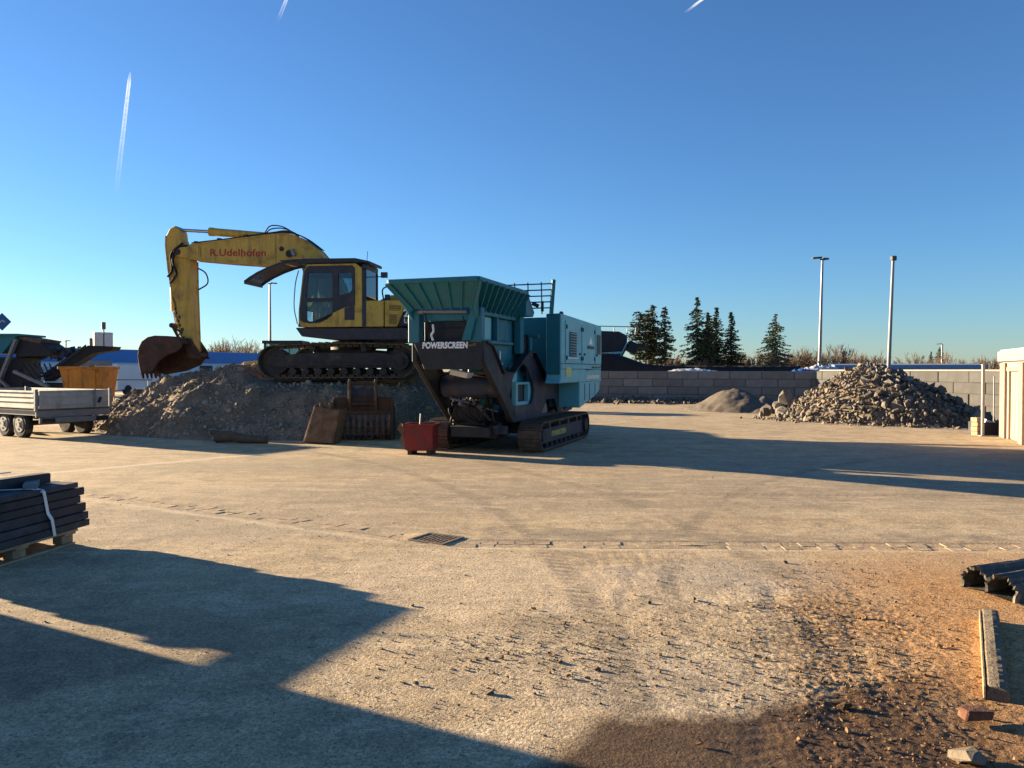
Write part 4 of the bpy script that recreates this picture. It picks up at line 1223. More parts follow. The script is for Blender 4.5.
b.build('hopper_rim', 'teal', CR, 0.01)
b = MB(); b.plate([(0.06, 3.20), (0.14, 3.20), (0.60, 2.84), (0.50, 2.74), (0.02, 2.74)], [], -0.84, 0.84); b.build('hopper_end', 'teal', CR, 0.01)
# corner posts and bars under the hopper
for x, y in ((-2.02, -0.60), (-2.02, 0.60)):
    b = MB(); b.box((x, y, 2.45), (0.18, 0.22, 0.62)); b.bar((x, y * 0.98, 2.55), (x - 0.35, y * 1.22, 3.02), 0.06, 0.16); b.build('hopper_post', 'teal', CR, 0.012)
b = MB(); b.plate([(-0.36, 2.17), (-0.52, 2.17), (-0.66, 2.74), (-0.56, 2.80)], [], -2.16, -2.12, 'x'); b.build('gusset', 'teal', CR)
b = MB(); b.tube([(-2.10, -0.44, 2.68), (-2.10, 0.48, 2.70)], 0.035, 10); rm_ = b.build('lock_ram', 'galv', CR)
b = MB(); b.tube([(-2.10, 0.40, 2.70), (-2.10, 0.50, 2.70)], 0.05, 10); b.build('ram_end', 'galv', rm_)
b = MB(); b.box((-2.0, 0, 2.60), (0.05, 0.9, 0.14)); b.build('cross_member', 'teal', CR, 0.01)
b = MB(); b.box((-1.55, 0, 2.28), (0.75, 0.95, 0.25)); b.box((-1.85, 0, 2.42), (0.05, 1.0, 0.22)); b.build('grizzly_feeder', 'crusher_black', CR, 0.01)
b = MB(); b.tube([(-2.11, 0.22, 2.46), (-2.13, 0.20, 2.34), (-2.11, 0.25, 2.28), (-2.12, 0.21, 2.18)], 0.022, 6); b.build('valve', 'white_letter', CR)
b = MB(); b.tube([(-2.12, .36, 2.66), (-2.14, 0.30, 2.40), (-2.12, .28, 2.2)], 0.014, 6); b.tube([(-2.12, -.36, 2.6), (-2.14, -0.44, 2.40), (-2.10, -.5, 2.2)], 0.014, 6); b.build('hose', 'black_rubber', CR)
# feeder body, right side panels
b = MB(); b.plate([(-1.70, 2.74), (0.15, 2.74), (0.15, 1.72), (-0.3, 1.66), (-0.9, 1.66), (-1.55, 2.16)], [], -0.50, 0.50); fbod = b.build('feeder_body', 'teal', CR, 0.015)
b = MB(); b.box((-1.35, -0.515, 2.42), (0.42, 0.03, 0.42)); b.build('panel', 'teal_panel', fbod, 0.008)
b = MB(); b.box((-0.55, -0.515, 2.42), (0.75, 0.03, 0.42)); b.build('panel', 'teal', fbod, 0.008)
b = MB(); b.box((-0.9, -0.56, 2.68), (1.9, 0.10, 0.08)); b.box((-0.9, -0.56, 2.17), (1.7, 0.08, 0.06)); b.build('rail', 'teal', fbod, 0.008)
b = MB(); b.box((-0.98, -0.56, 2.42), (0.07, 0.10, 0.50)); b.build('stiffener', 'teal', fbod, 0.008)
b = MB(); b.box((-0.62, -0.52, 1.93), (0.04, 0.01, 0.17)); b.box((-0.62, -0.53, 1.76), (0.20, 0.01, 0.05)); b.build('sticker', 'white_letter', fbod)
b = MB(); b.box((0.28, -0.60, 2.40), (0.20, 0.16, 0.85)); b.build('hopper_post', 'teal', CR, 0.02)
b = MB(); b.box((0.28, 0.60, 2.40), (0.20, 0.16, 0.85)); b.build('hopper_post', 'teal', CR, 0.02)
# jaw box
b = MB(); b.plate([(0.25, 2.72), (1.20, 2.78), (1.20, 1.3), (0.9, 0.85), (0.45, 0.85), (0.15, 1.5)], [], -0.48, 0.48); b.build('jaw_box', 'teal', CR, 0.02)
b = MB(); b.tube([(0.85, -0.66, 1.95), (0.85, -0.66, 2.35)], 0.05, 10); b.tube([(0.85, -.62, 2.38), (0.85, -0.86, 2.36)], 0.05, 10); b.build('pipe', 'teal', CR)
b = MB(); b.tube([(0.85, -0.50, 2.0), (0.85, -0.60, 2.0)], 0.40, 28); b.tube([(0.85, -0.48, 2.0), (0.85, -0.64, 2.0)], 0.12, 14); b.build('flywheel', 'crusher_black', CR)
b = MB(); b.tube([(0.85, 0.50, 2.0), (0.85, 0.72, 2.0)], 0.55, 28); b.build('flywheel', 'crusher_black', CR)
# tank seen through the side frame
b = MB(); b.plate([(0.05, 0.90), (1.10, 0.90), (1.10, 1.40), (0.05, 1.40)], [[(0.18, 1.00), (0.86, 1.00), (0.86, 1.35), (0.18, 1.35)]], -0.62, -0.52); tk = b.build('vent_cover', 'teal_panel', CR, 0.01)
b = MB(); b.box((0.55, -0.50, 1.15), (1.0, 0.03, 0.46)); b.build('screen', 'dark_open', tk)
b = MB(); b.box((0.12, -0.53, 1.56), (0.40, 0.05, 0.34)); b.build('tank_top', 'teal_panel', tk, 0.02)
b = MB(); b.tube([(-0.42, -0.72, 0.78), (-0.42, -0.60, 0.78)], 0.15, 18); b.tube([(-0.42, -0.76, 0.78), (-0.42, -0.70, 0.78)], 0.06, 12); b.build('tensioner', 'crusher_black', CR)
b = MB(); b.tube([(2.1, -0.60, 0.72), (2.1, -0.40, 0.72)], 0.24, 20); b.build('guard', 'galv', CR)
b = MB(); b.tube([(3.6, -0.62, 0.95), (3.6, -0.45, 0.95)], 0.30, 20); b.build('pulley', 'crusher_black', CR)
b = MB(); b.box((1.8, 0, 0.95), (3.2, 0.9, 0.55)); b.box((0.6, 0, .45), (0.5, 1.5, 0.22)); b.box((3.0, 0, .45), (1.0, 1.5, 0.22)); b.build('main_chassis', 'crusher_black', CR, 0.03)
# drum, rams and hoses under the hopper
b = MB(); b.tube([(-0.95, -0.62, 1.34), (-0.95, 0.50, 1.34)], 0.22, 28); b.build('oil_drum', 'drum_blue', CR)
b = MB(); b.tube([(-0.55, -0.35, 0.9), (-1.0, 0.35, 1.1)], 0.03, 8); b.tube([(-0.7, -0.5, .85), (-0.7, 0.1, 1.0)], 0.022, 8); b.build('ram', 'galv', CR)
b = MB()
for k in range(9):
    y = -0.5 + k * 0.12
    b.tube([(-0.75 + .05 * (k % 3), y, 1.15), (-0.95, y + random.uniform(-.1, .1), 0.85), (-0.6, y + random.uniform(-.2, .2), 0.62), (-0.1, y, 0.75)], 0.02, 6)
b.build('hose', 'black_rubber', CR)
b = MB(); b.box((-0.35, 0.15, 0.80), (0.5, 0.7, 0.5)); b.box((-0.15, -0.25, 0.60), (0.4, 0.3, 0.4)); b.tube([(-0.45, -0.3, .45), (-0.1, -0.3, .45)], 0.16, 16); b.build('hydraulic_unit', 'crusher_black', CR, 0.02)
rq = np.random.RandomState(15)
for k in range(10):
    b = MB(); b.box((rq.uniform(-0.7, 0.3), rq.uniform(-.5, .5), rq.uniform(.45, 1.15)), (rq.uniform(.1, .35), rq.uniform(.1, .35), rq.uniform(.08, .3)), (0, rq.uniform(-.3, .3), rq.uniform(-.2, .2)))
    b.build('bracket', ('crusher_black', 'teal', 'crusher_grey')[k % 3], CR, 0.008)
for k in range(6):
    y_ = rq.uniform(-.55, .5)
    b = MB(); b.tube([(rq.uniform(-1.3, -.8), y_, rq.uniform(1.0, 1.5)), (rq.uniform(-.5, .1), y_ + rq.uniform(-.3, .3), rq.uniform(.5, .9))], rq.uniform(.02, .05), 8)
    b.build('strut', ('crusher_black', 'galv', 'rust_pale')[k % 3], CR)
b = MB(); b.box((-1.2, 0.05, 1.58), (0.3, 0.35, 0.10), (0.2, 0, 0)); b.build('catch_plate', 'white_letter', CR)
b = MB(); b.box((-0.85, -0.35, 1.56), (0.5, 0.45, 0.03), (0, 0.1, 0.2)); b.build('deflector_plate', 'rust_pale', CR)
b = MB(); b.plate([(-0.9, 0.35), (4.6, 0.55), (6.2, 1.6), (6.2, 1.75), (4.5, 0.75), (-0.9, 0.55)], [], -0.40, 0.40); b.build('product_conveyor', 'crusher_black', CR, 0.01)
# engine housing
b = MB(); b.plate([(2.3, 2.86), (5.24, 2.79), (5.24, 1.37), (2.3, 1.37)], [], -0.86, 1.05); b.build('inner_housing', 'teal', CR, 0.02)
b = MB(); b.plate([(1.31, 2.87), (5.25, 2.80), (5.25, 1.36), (1.18, 1.36), (1.31, 1.5)], [], -1.22, -0.87); eh = b.build('engine_housing', 'teal_panel', CR, 0.03, 2)
b = MB(); b.plate([(3.02, 1.375), (5.20, 1.375), (5.12, 1.12), (4.75, 1.0), (3.12, 0.76), (3.02, 0.76)], [], -1.20, 1.0); b.build('lower_housing', 'teal_panel', CR, 0.02)
b = MB(); b.box((1.297, -1.045, 2.2), (0.012, 0.29, 1.3)); b.build('end_panel', 'teal', eh)
def on_side(name, x0, x1, z0, z1, m, par, y=-1.222, th=0.012):
    b = MB(); b.box(((x0 + x1) / 2, y - th / 2, (z0 + z1) / 2), (x1 - x0, th, z1 - z0)); return b.build(name, m, par, 0.004)
dp = on_side('door_panel', 1.62, 3.02, 1.80, 2.74, 'teal_panel', eh, th=0.018)
vn = on_side('vent', 1.90, 2.52, 1.95, 2.50, 'vent_dark', dp, y=-1.242)
for k in range(9):
    b = MB(); b.box((2.21, -1.262, 1.985 + k * 0.06), (0.60, 0.02, 0.012), (0.6, 0, 0)); b.build('louvre', 'teal_panel', vn)
on_side('sill', 1.75, 2.68, 1.905, 1.93, 'white_letter', dp, y=-1.242)
on_side('door_panel', 3.10, 4.42, 1.80, 2.70, 'teal_panel', eh, th=0.018)
d2 = on_side('door_panel', 4.50, 5.18, 1.80, 2.70, 'teal_panel', eh, th=0.018)
on_side('vent', 4.62, 5.05, 2.05, 2.55, 'vent_dark', d2, y=-1.242)
on_side('sticker', 1.66, 2.12, 1.50, 1.71, 'sticker_yellow', eh)
lb = on_side('sticker', 3.55, 4.95, 1.43, 1.52, 'sticker_pale', eh)
b = MB(); b.add([(3.75, -1.246, 2.28), (4.15, -1.246, 2.28), (3.95, -1.246, 2.48)], [(0, 1, 2)]); b.build('emblem', 'white_letter', eh)
b = MB(); b.box((3.95, -1.246, 2.20), (0.72, 0.008, 0.07)); b.build('emblem', 'vent_dark', eh)
lettering('METROTRAK', 0.10, 'white_letter', eh, (3.60, -1.252, 2.165), (R(90), 0, 0), 0.02) if False else None
b = MB(); b.box((4.6, -1.25, 1.72), (0.9, 0.03, 0.025)); b.box((3.75, -1.25, 1.66), (0.5, 0.03, 0.02)); b.build('handle', 'crusher_black', eh)
b = MB(); b.tube([(4.2, -0.4, 2.8), (4.2, -0.4, 3.02), (4.28, -.4, 3.1)], 0.06, 12); b.box((2.6, -0.9, 2.87), (0.2, 0.2, 0.06)); b.build('exhaust', 'crusher_black', eh)
for xh in (1.66, 2.98, 3.14, 4.38):
    for zh in (1.92, 2.60):
        b = MB(); b.box((xh, -1.252, zh), (0.05, 0.02, 0.09)); b.build('hinge', 'crusher_black', eh)
for xh in (2.86, 3.30, 4.62):
    b = MB(); b.box((xh, -1.25, 2.02), (0.10, 0.02, 0.05)); b.build('catch', 'crusher_black', eh)
for zh in (1.50, 1.62):
    b = MB(); b.box((3.2, -1.226, zh + 0.17), (4.0, 0.01, 0.012)); b.build('seam', 'vent_dark', eh)
for xh in (3.5, 4.0, 4.6):
    b = MB(); b.box((xh, -1.206, 1.12), (0.012, 0.012, 0.40)); b.build('seam', 'vent_dark', eh)
# guard rail over the jaw
b = MB()
for k in range(5):
    z = 2.98 + k * 0.125
    b.bar((1.18 - 0.03 * k, 0.30, z), (1.18 - 0.03 * k, -1.05 - 0.02 * k, z), 0.025)
for y in (0.1, -0.22, -0.52, -0.82):
    b.bar((1.2, y, 2.85), (1.04, y - .03, 3.52), 0.022)
gr = b.build('guard_rail', 'crusher_black', CR)
b = MB(); b.bar((1.22, -1.02, 2.86), (1.05, -1.12, 3.56), 0.07, 0.09); b.build('rail_post', 'teal', gr)
b = MB(); b.bar((1.08, 0.35, 2.86), (1.0, 0.36, 3.50), 0.07, 0.09); b.box((1.0, 0.36, 3.48), (.1, .16, .1)); b.build('rail_post', 'teal', gr)
b = MB(); b.bar((1.15, -0.75, 3.02), (1.15, -0.62, 3.08), 0.08); b.bar((1.12, -0.85, 2.9), (1.12, -0.85, 3.12), 0.05); b.build('latch', 'crusher_black', gr)

# ------------------------------------------------------------------ things at the foot of the mound
t = thing('red_bin', 'battered red steel bin standing under the crusher hopper', 'bin', (-1.78, 15.15, 0), R(-8))
t.scale = (0.86, 0.86, 0.92)
b = MB()
b.plate([(-0.30, 0.10), (0.30, 0.10), (0.34, 0.64), (-0.34, 0.64)], [], -0.27, -0.24); b.plate([(-0.30, 0.10), (0.30, 0.10), (0.34, 0.64), (-0.34, 0.64)], [], 0.24, 0.27)
b.plate([(-0.26, 0.10), (0.26, 0.10), (0.26, 0.64), (-0.26, 0.64)], [], 0.29, 0.33, 'x'); b.plate([(-0.26, 0.10), (0.26, 0.10), (0.26, 0.64), (-0.26, 0.64)], [], -0.33, -0.29, 'x')
b.box((0, 0, 0.10), (0.6, 0.5, 0.03))
bn = b.build('body', 'red_paint', t, 0.01)
b = MB(); b.box((0, -0.29, 0.63), (0.74, 0.05, 0.05)); b.box((0, 0.29, 0.63), (0.74, 0.05, 0.05)); b.box((-.36, 0, .63), (.05, .53, .05)); b.box((.36, 0, .63), (.05, .53, .05)); b.build('rim', 'red_paint', t, 0.008)
for x in (-0.22, 0.22):
    b = MB(); b.box((x, 0, 0.045), (0.10, 0.5, 0.09)); b.build('fork_pocket', 'rust_bucket', t, 0.006)
b = MB(); b.plate([(-0.36, 0.12), (-0.45, 0.30), (-0.40, 0.42), (-0.50, 0.55), (-0.42, 0.68), (-0.33, 0.66)], [], -0.26, -0.22); b.build('torn_edge', 'rust_pale', t)
b = MB(); b.bar((-0.05, 0.05, 0.60), (-0.02, 0.0, 0.86), 0.03); b.build('lever', 'galv', t)

def skeleton_bucket(loc, rz):
    t = thing('skeleton_bucket', 'rusty slotted excavator bucket leaning upright against the mound', 'bucket', loc, rz)
    W = 0.68
    arc = [(0.0, 0.62), (-0.06, 0.45), (-0.07, 0.28), (-0.02, 0.12), (0.10, 0.03), (0.30, 0.0)]
    for k in range(10):
        x = -W + 0.07 + k * (2 * W - 0.14) / 9
        b = MB()
        for i in range(len(arc) - 1):
            b.bar((x, arc[i][0], arc[i][1] + 0.03), (x, arc[i + 1][0], arc[i + 1][1] + 0.03), 0.045, 0.06, (1, 0, 0))
        b.build('tine', 'rust_pale', t)
    b = MB(); b.box((0, -0.02, 0.66), (2 * W, 0.07, 0.10)); b.box((0, 0.32, 0.05), (2 * W, 0.06, 0.09)); b.box((0, -0.05, 0.32), (2 * W, 0.04, 0.05)); b.build('cross_bar', 'rust_bucket', t, 0.006)
    for s in (-1, 1):
        b = MB(); b.plate([(-0.08, 0.03), (0.40, 0.0), (0.60, 0.30), (0.50, 0.72), (0.0, 0.98), (-0.06, 0.6)], [], s * W - 0.025, s * W + 0.025, 'x'); b.build('side_plate', 'rust_bucket', t, 0.006)
    b = MB(); b.plate([(-W, 0.68), (W, 0.68), (W, 1.02), (-W, 1.02)], [], 0.06, 0.10); b.build('back_plate', 'rust_bucket', t, 0.006)
    for s in (-1, 1):
        b = MB(); b.plate([(0.05, 0.70), (-0.10, 0.92), (-0.10, 1.38), (0.02, 1.44), (0.12, 1.36), (0.14, 0.75)], [], s * 0.30 - 0.03, s * 0.30 + 0.03, 'x'); b.build('ear', 'rust_pale', t, 0.006)
    b = MB(); b.tube([(-0.34, 0.0, 1.34), (0.34, 0.0, 1.34)], 0.045, 12); b.tube([(-0.34, 0.02, 0.86), (0.34, 0.02, 0.86)], 0.045, 12); b.build('pin', 'rust_bucket', t)
    b = MB(); b.plate([(-0.27, 0.84), (0.27, 0.84), (0.27, 1.26), (0.12, 1.20), (0.0, 1.27), (-0.12, 1.20), (-0.27, 1.26)], [], 0.11, 0.14); b.build('coupler_plate', 'drum_blue', t)
    return t
skeleton_bucket((-3.48, 17.95, 0.0), R(4))

t = thing('trench_bucket', 'small rusty bucket tipped on its side left of the slotted bucket', 'bucket', (-4.28, 17.15, 0.02), R(-12))
b = MB()
pf = [(-0.38, 0.02), (0.30, 0.0), (0.44, 0.74), (-0.10, 0.82)]
b.plate(pf, [], -0.03, 0.01); tb = b.build('side_plate', 'rust_pale', t, 0.008)
b = MB(); b.plate([(p[0] * 0.96, p[1] * 0.97) for p in pf], [], 0.36, 0.40); b.build('side_plate', 'rust_bucket', t, 0.008)
b = MB(); b.bar((-0.38, 0.18, 0.02), (-0.10, 0.18, 0.84), 0.40, 0.05, (1, 0, 0.3)); b.build('back_plate', 'rust_pale', t, 0.008)
b = MB(); b.bar((0.30, 0.18, 0.0), (0.45, 0.18, 0.76), 0.40, 0.05, (1, 0, -0.2)); b.build('lip', 'rust_pale', t, 0.008)
b = MB(); b.box((-0.05, 0.18, 0.03), (0.68, 0.38, 0.05)); b.build('floor_plate', 'rust_bucket', t, 0.008)
for x in (0.02, 0.24):
    b = MB(); b.box((x, 0.02, 0.80), (0.07, 0.06, 0.22), (0.2, 0.2, 0)); b.build('tooth', 'rust_pale', t, 0.008)

t = thing('timber_log', 'dark weathered timber log lying at the foot of the mound', 'log', (-6.1, 17.35, 0.10), R(-9))
b = MB(); b.tube([(-0.62, 0, 0.03), (-0.3, 0.02, 0.05), (0.1, 0, 0.0), (0.62, -0.02, -0.02)], [0.13, 0.125, 0.10, 0.085], 9); lg = b.build('trunk', 'old_wood', t)
b = MB(); b.tube([(-0.60, 0.03, 0.08), (-0.78, 0.04, 0.14)], [0.06, 0.03], 7); b.build('stub', 'old_wood', t)
b = MB(); b.tube([(-0.627, 0, 0.03), (-0.622, 0, 0.03)], 0.115, 9); b.build('cut_end', 'rust_pale', t)

# ------------------------------------------------------------------ flatbed trailer
TR = thing('flatbed_trailer', 'grey aluminium drop-side trailer parked at the left edge behind the pallet', 'trailer', (-11.25, 18.2, 0), R(180 - 32))
# local: x towards the front of the trailer (left, away), y to its near side = -y ... near side is y > 0
# near side direction: rotate so +y local points to camera-left
Wd, Ln, FZ, SZ = 1.80, 4.2, 0.70, 1.16
for side in (0, 1):
    y = 0.0 if side == 0 else -Wd
    b = MB()
    b.box((Ln / 2, y, 0.935), (Ln - 0.12, 0.03, 0.44))
    pn_ = b.build('side_board', 'alu', TR, 0.004)
    b = MB()
    for z in (0.755, 0.90, 1.02, 1.13):
        b.box((Ln / 2, y + (0.022 if side == 0 else -0.022), z), (Ln - 0.14, 0.022, 0.035))
    b.build('rib', 'alu', pn_, 0.003)
b = MB(); b.box((0, -Wd / 2, 0.935), (0.03, Wd - 0.12, 0.44)); tg = b.build('tailgate', 'alu', TR, 0.004)
b = MB()
for z in (0.80, 1.0, 1.13):
    b.box((-0.022, -Wd / 2, z), (0.022, Wd - 0.14, 0.03))
b.build('rib', 'alu', tg, 0.003)
b = MB(); b.box((-0.03, -Wd + 0.42, 0.94), (0.03, 0.05, 0.46)); b.build('latch', 'galv', tg)
b = MB(); b.box((-0.05, -Wd + 0.30, 0.90), (0.03, 0.05, 0.14), (0.4, 0, 0)); b.build('latch_handle', 'crusher_black', tg)
b = MB(); b.box((Ln, -Wd / 2, 0.935), (0.03, Wd - 0.12, 0.44)); b.build('headboard', 'alu', TR, 0.004)
for x, y in ((0.02, 0.0), (0.02, -Wd), (Ln - .02, 0), (Ln - .02, -Wd)):
    b = MB(); b.box((x, y, 0.93), (0.07, 0.07, 0.52)); b.build('corner_post', 'galv', TR, 0.005)
b = MB(); b.box((Ln / 2, -Wd / 2, 0.70), (Ln, Wd + 0.03, 0.05)); b.build('floor', 'old_wood', TR)
b = MB(); b.box((Ln / 2, -0.05, 0.62), (Ln, 0.05, 0.12)); b.box((Ln / 2, -Wd + .05, 0.62), (Ln, 0.05, 0.12)); b.box((0.04, -Wd / 2, 0.60), (0.05, Wd, 0.16)); b.box((1.2, -Wd / 2, 0.5), (1.8, 0.9, 0.14)); b.build('subframe', 'galv', TR, 0.005)
b = MB(); b.box((-0.02, -Wd / 2, 0.44), (0.05, Wd - 0.1, 0.13)); bp_ = b.build('light_bar', 'galv', TR, 0.005)
for y in (-0.25, -Wd + 0.25):
    b = MB(); b.box((-0.055, y, 0.44), (0.03, 0.30, 0.10)); b.build('tail_light', 'black_rubber', bp_, 0.006)
for x in (0.95, 1.72):
    for y in (-0.16, -Wd + 0.16):
        b = MB(); prof_w = []
        s = 1 if y > -1 else -1
        b.tube([(x, y - 0.09, 0.32), (x, y - 0.07, 0.32), (x, y + 0.07, 0.32), (x, y + 0.09, 0.32)], [0.29, 0.345, 0.345, 0.29], 26)
        w = b.build('wheel', 'black_rubber', TR)
        b = MB(); b.tube([(x, y + s * 0.085, 0.32), (x, y + s * 0.096, 0.32)], [0.20, 0.19], 22); b.tube([(x, y + s * 0.09, 0.32), (x, y + s * 0.12, 0.32)], 0.06, 12); rim_ = b.build('rim', 'wheel_rim', w)
        b = MB()
        for k in range(5):
            a = k * 6.283 / 5
            b.tube([(x + .12 * math.cos(a), y + s * 0.095, .32 + .12 * math.sin(a)), (x + .12 * math.cos(a), y + s * 0.10, .32 + .12 * math.sin(a))], 0.03, 8)
        b.build('rim_hole', 'black_rubber', rim_)
    b = MB(); b.tube([(x, -0.2, 0.32), (x, -Wd + .2, .32)], 0.04, 8); b.build('axle', 'track_frame', TR)
b = MB(); b.bar((Ln, -Wd / 2 + .4, 0.5), (Ln + 1.3, -Wd / 2, 0.5), 0.08); b.bar((Ln, -Wd / 2 - .4, 0.5), (Ln + 1.3, -Wd / 2, 0.5), 0.08); b.bar((Ln + 0.9, -Wd / 2, 0.0), (Ln + .9, -Wd / 2, 0.7), 0.06); b.build('drawbar', 'galv', TR)

# orange tipping skip behind the trailer
t = thing('tipping_skip', 'rusty orange tipping skip standing behind the trailer', 'skip', (-12.95, 23.6, 0), R(6))
b = MB()
so = [(-0.66, 1.76), (0.66, 1.76), (0.46, 0.62), (-0.28, 0.55), (-0.5, 0.95)]
b.plate(so, [], -0.50, -0.46); sk_ = b.build('body', 'skip_orange', t, 0.01)
b = MB(); b.plate(so, [], 0.46, 0.50); b.build('side_plate', 'skip_orange', t, 0.01)
b = MB(); b.bar((-0.63, 0, 1.74), (-0.48, 0, 0.95), 1.0, 0.04, (1, 0, 0)); b.bar((-0.48, 0, 0.95), (-0.28, 0, 0.57), 1.0, 0.04, (1, 0, 0)); b.bar((0.65, 0, 1.74), (0.46, 0, 0.64), 1.0, 0.04, (1, 0, 0)); b.bar((-0.3, 0, 0.57), (0.5, 0, 0.62), 1.0, 0.04, (0, 0, 1)); b.build('shell', 'skip_orange', t)
b = MB(); b.box((0, -0.51, 1.72), (1.38, 0.06, 0.08)); b.box((0, 0.51, 1.72), (1.38, 0.06, 0.08)); b.box((-.67, 0, 1.72), (.06, .96, .08)); b.box((.67, 0, 1.72), (.06, .96, .08)); b.build('rim', 'skip_orange', t, 0.01)
for x in (-0.42, 0.36):
    b = MB(); b.box((x, -0.52, 1.15), (0.06, 0.05, 1.0)); b.build('rib', 'skip_orange', t, 0.006)
b = MB(); b.bar((-.4, -.5, .9), (-.15, -.54, .72), .04); b.build('chain_hook', 'galv', t)
b = MB()
for s in (-1, 1):
    b.box((0.0, s * 0.42, 0.09), (1.4, 0.12, 0.18)); b.box((0.35, s * 0.44, 0.38), (0.1, 0.06, 0.5)); b.box((-0.25, s * .44, .36), (.1, .06, .42))
b.build('base_frame', 'rust_bucket', t, 0.01)

# dark green screening plant at the far left
t = thing('screening_plant', 'dark green mobile screening plant with conveyors behind the trailer at the left', 'screener', (-20.55, 31.0, 0), R(3))
b = MB(); b.plate([(-1.45, 3.02), (1.15, 3.02), (0.55, 2.30), (-0.75, 2.30)], [], -0.9, 0.9); hp_ = b.build('hopper', 'teal', t, 0.02)
b = MB(); b.box((-0.15, 0, 3.03), (2.75, 2.0, 0.08)); b.build('hopper_rim', 'teal', hp_, 0.01)
b = MB(); b.box((-2.2, 0, 1.75), (2.0, 1.6, 1.6)); b.build('power_unit', 'teal', t, 0.03)
b = MB(); b.box((0.2, 0, 0.95), (6.2, 1.2, 0.4)); b.box((0.6, 0, 1.5), (1.2, 1.3, 1.3)); b.build('chassis', 'crusher_black', t, 0.02)
for s in (-1, 1):
    b = MB(); b.plate([(-1.6, 0.0), (1.9, 0.0), (2.2, 0.25), (1.9, 0.55), (-1.6, 0.55), (-1.9, 0.25)], [], s * 1.0 - .22, s * 1.0 + .22); b.build('track', 'track_steel', t, 0.03)
b = MB()
for y in (-0.95, -0.80):
    b.bar((0.35, y, 1.0), (1.1, y, 2.85), 0.06, 0.10); b.bar((0.75, y, 1.0), (-0.8, y, 2.5), 0.05, 0.08); b.bar((1.0, y, 1.6), (2.3, y, 1.0), 0.06, 0.12)
b.build('support_arm', 'galv', t)
b = MB(); b.plate([(-1.05, 1.7), (0.05, 2.55), (0.12, 2.42), (-0.65, 1.45)], [], -1.12, -1.0); b.build('side_chute', 'sticker_pale', t, 0.01)
b = MB(); b.plate([(0.95, 2.15), (2.3, 2.20), (2.35, 2.45), (1.9, 2.75), (1.2, 2.85), (0.95, 2.6)], [], -0.7, 0.7); b.build('screen_box', 'crusher_black', t, 0.03)
b = MB(); b.plate([(1.05, 2.88), (1.15, 2.98), (2.0, 2.84), (1.9, 2.70)], [], -0.72, 0.72); b.build('rubber_flap', 'rust_pale', t)
b = MB(); b.plate([(2.0, 1.45), (3.75, 2.62), (4.75, 2.58), (4.65, 2.42), (3.9, 2.30), (2.1, 1.2)], [], -0.75, -0.05); cv = b.build('conveyor', 'black_rubber', t, 0.01)
b = MB(); b.plate([(2.05, 1.50), (3.7, 2.66), (3.7, 2.54), (2.1, 1.38)], [], -0.80, -0.76); b.build('conveyor_rail', 'crusher_black', cv)
rq = np.random.RandomState(9)
V, F = scatter([(rq.uniform(1.6, 3.0), rq.uniform(-.6, .5), 2.45 + rq.uniform(-.35, .12), rq.uniform(.15, .4)) for _ in range(60)], ROCKS, rq)
o = np_mesh('material', V, F, 'crusher_grey', t); o['kind'] = 'stuff'
b = MB()
for k in range(6):
    b.tube([(1.3 + .2 * k, -0.8, 1.9), (1.8 + .15 * k, -0.95, 1.3 + .1 * (k % 3)), (2.4 + .1 * k, -0.85, 1.5)], 0.03, 6)
b.build('hose', 'black_rubber', t)

# second dark green conveyor machine, behind the block wall
t = thing('conveyor_machine', 'dark green conveyor machine behind the wall, just right of the jaw crusher', 'conveyor', (5.9, 46.5, 0), R(0))
b = MB(); b.plate([(-0.9, 1.8), (0.35, 1.8), (0.95, 2.9), (1.0, 3.7), (0.5, 3.95), (-0.9, 4.0)], [], -0.5, 0.5); b.build('drive_head', 'crusher_black', t, 0.05)
b = MB(); b.bar((0.25, -0.56, 1.85), (0.95, -0.56, 3.3), 0.05, 0.22, (0, 1, 0)); b.bar((-.9, -.56, 2.6), (.7, -.56, 2.7), .04, .12); b.build('frame_arm', 'teal_panel', t)
b = MB(); b.plate([(-0.9, 1.6), (0.3, 1.6), (0.2, 2.3), (-0.9, 2.5)], [], -0.62, -0.52); b.build('cover', 'teal', t)
b = MB()
b.tube([(-1.2, -.5, 4.28), (1.5, -.5, 4.22)], 0.03, 6); b.tube([(1.5, -.5, 4.22), (1.42, -.5, 3.5)], 0.03, 6); b.tube([(1.0, -.5, 4.23), (0.95, -.5, 3.6)], 0.03, 6); b.tube([(0.2, -.5, 4.25), (0.2, -.5, 3.9)], 0.03, 6); b.build('hand_rail', 'galv', t)
b = MB(); b.box((1.35, 0, 3.0), (0.7, 0.7, 0.65), (0, .5, 0)); b.box((1.8, 0, 3.1), (0.7, .4, .3)); b.build('discharge_head', 'crusher_black', t, 0.06)
b = MB()
for x in (-0.8, 0.2):
    for y in (-.4, .4):
        b.bar((x, y, 0), (x, y, 1.9), 0.1)
b.build('leg', 'crusher_black', t)

# ------------------------------------------------------------------ stacked boards on a pallet, left foreground
PA = R(8.5)     # long side runs away from the camera, slightly to the right
pax, pay = Vector((math.sin(PA), math.cos(PA), 0)), Vector((math.cos(PA), -math.sin(PA), 0))
P0 = Vector((-4.34, 5.98, 0))
PL = thing('pallet', 'pale wooden pallet under the stack of black boards', 'pallet', P0, -PA)
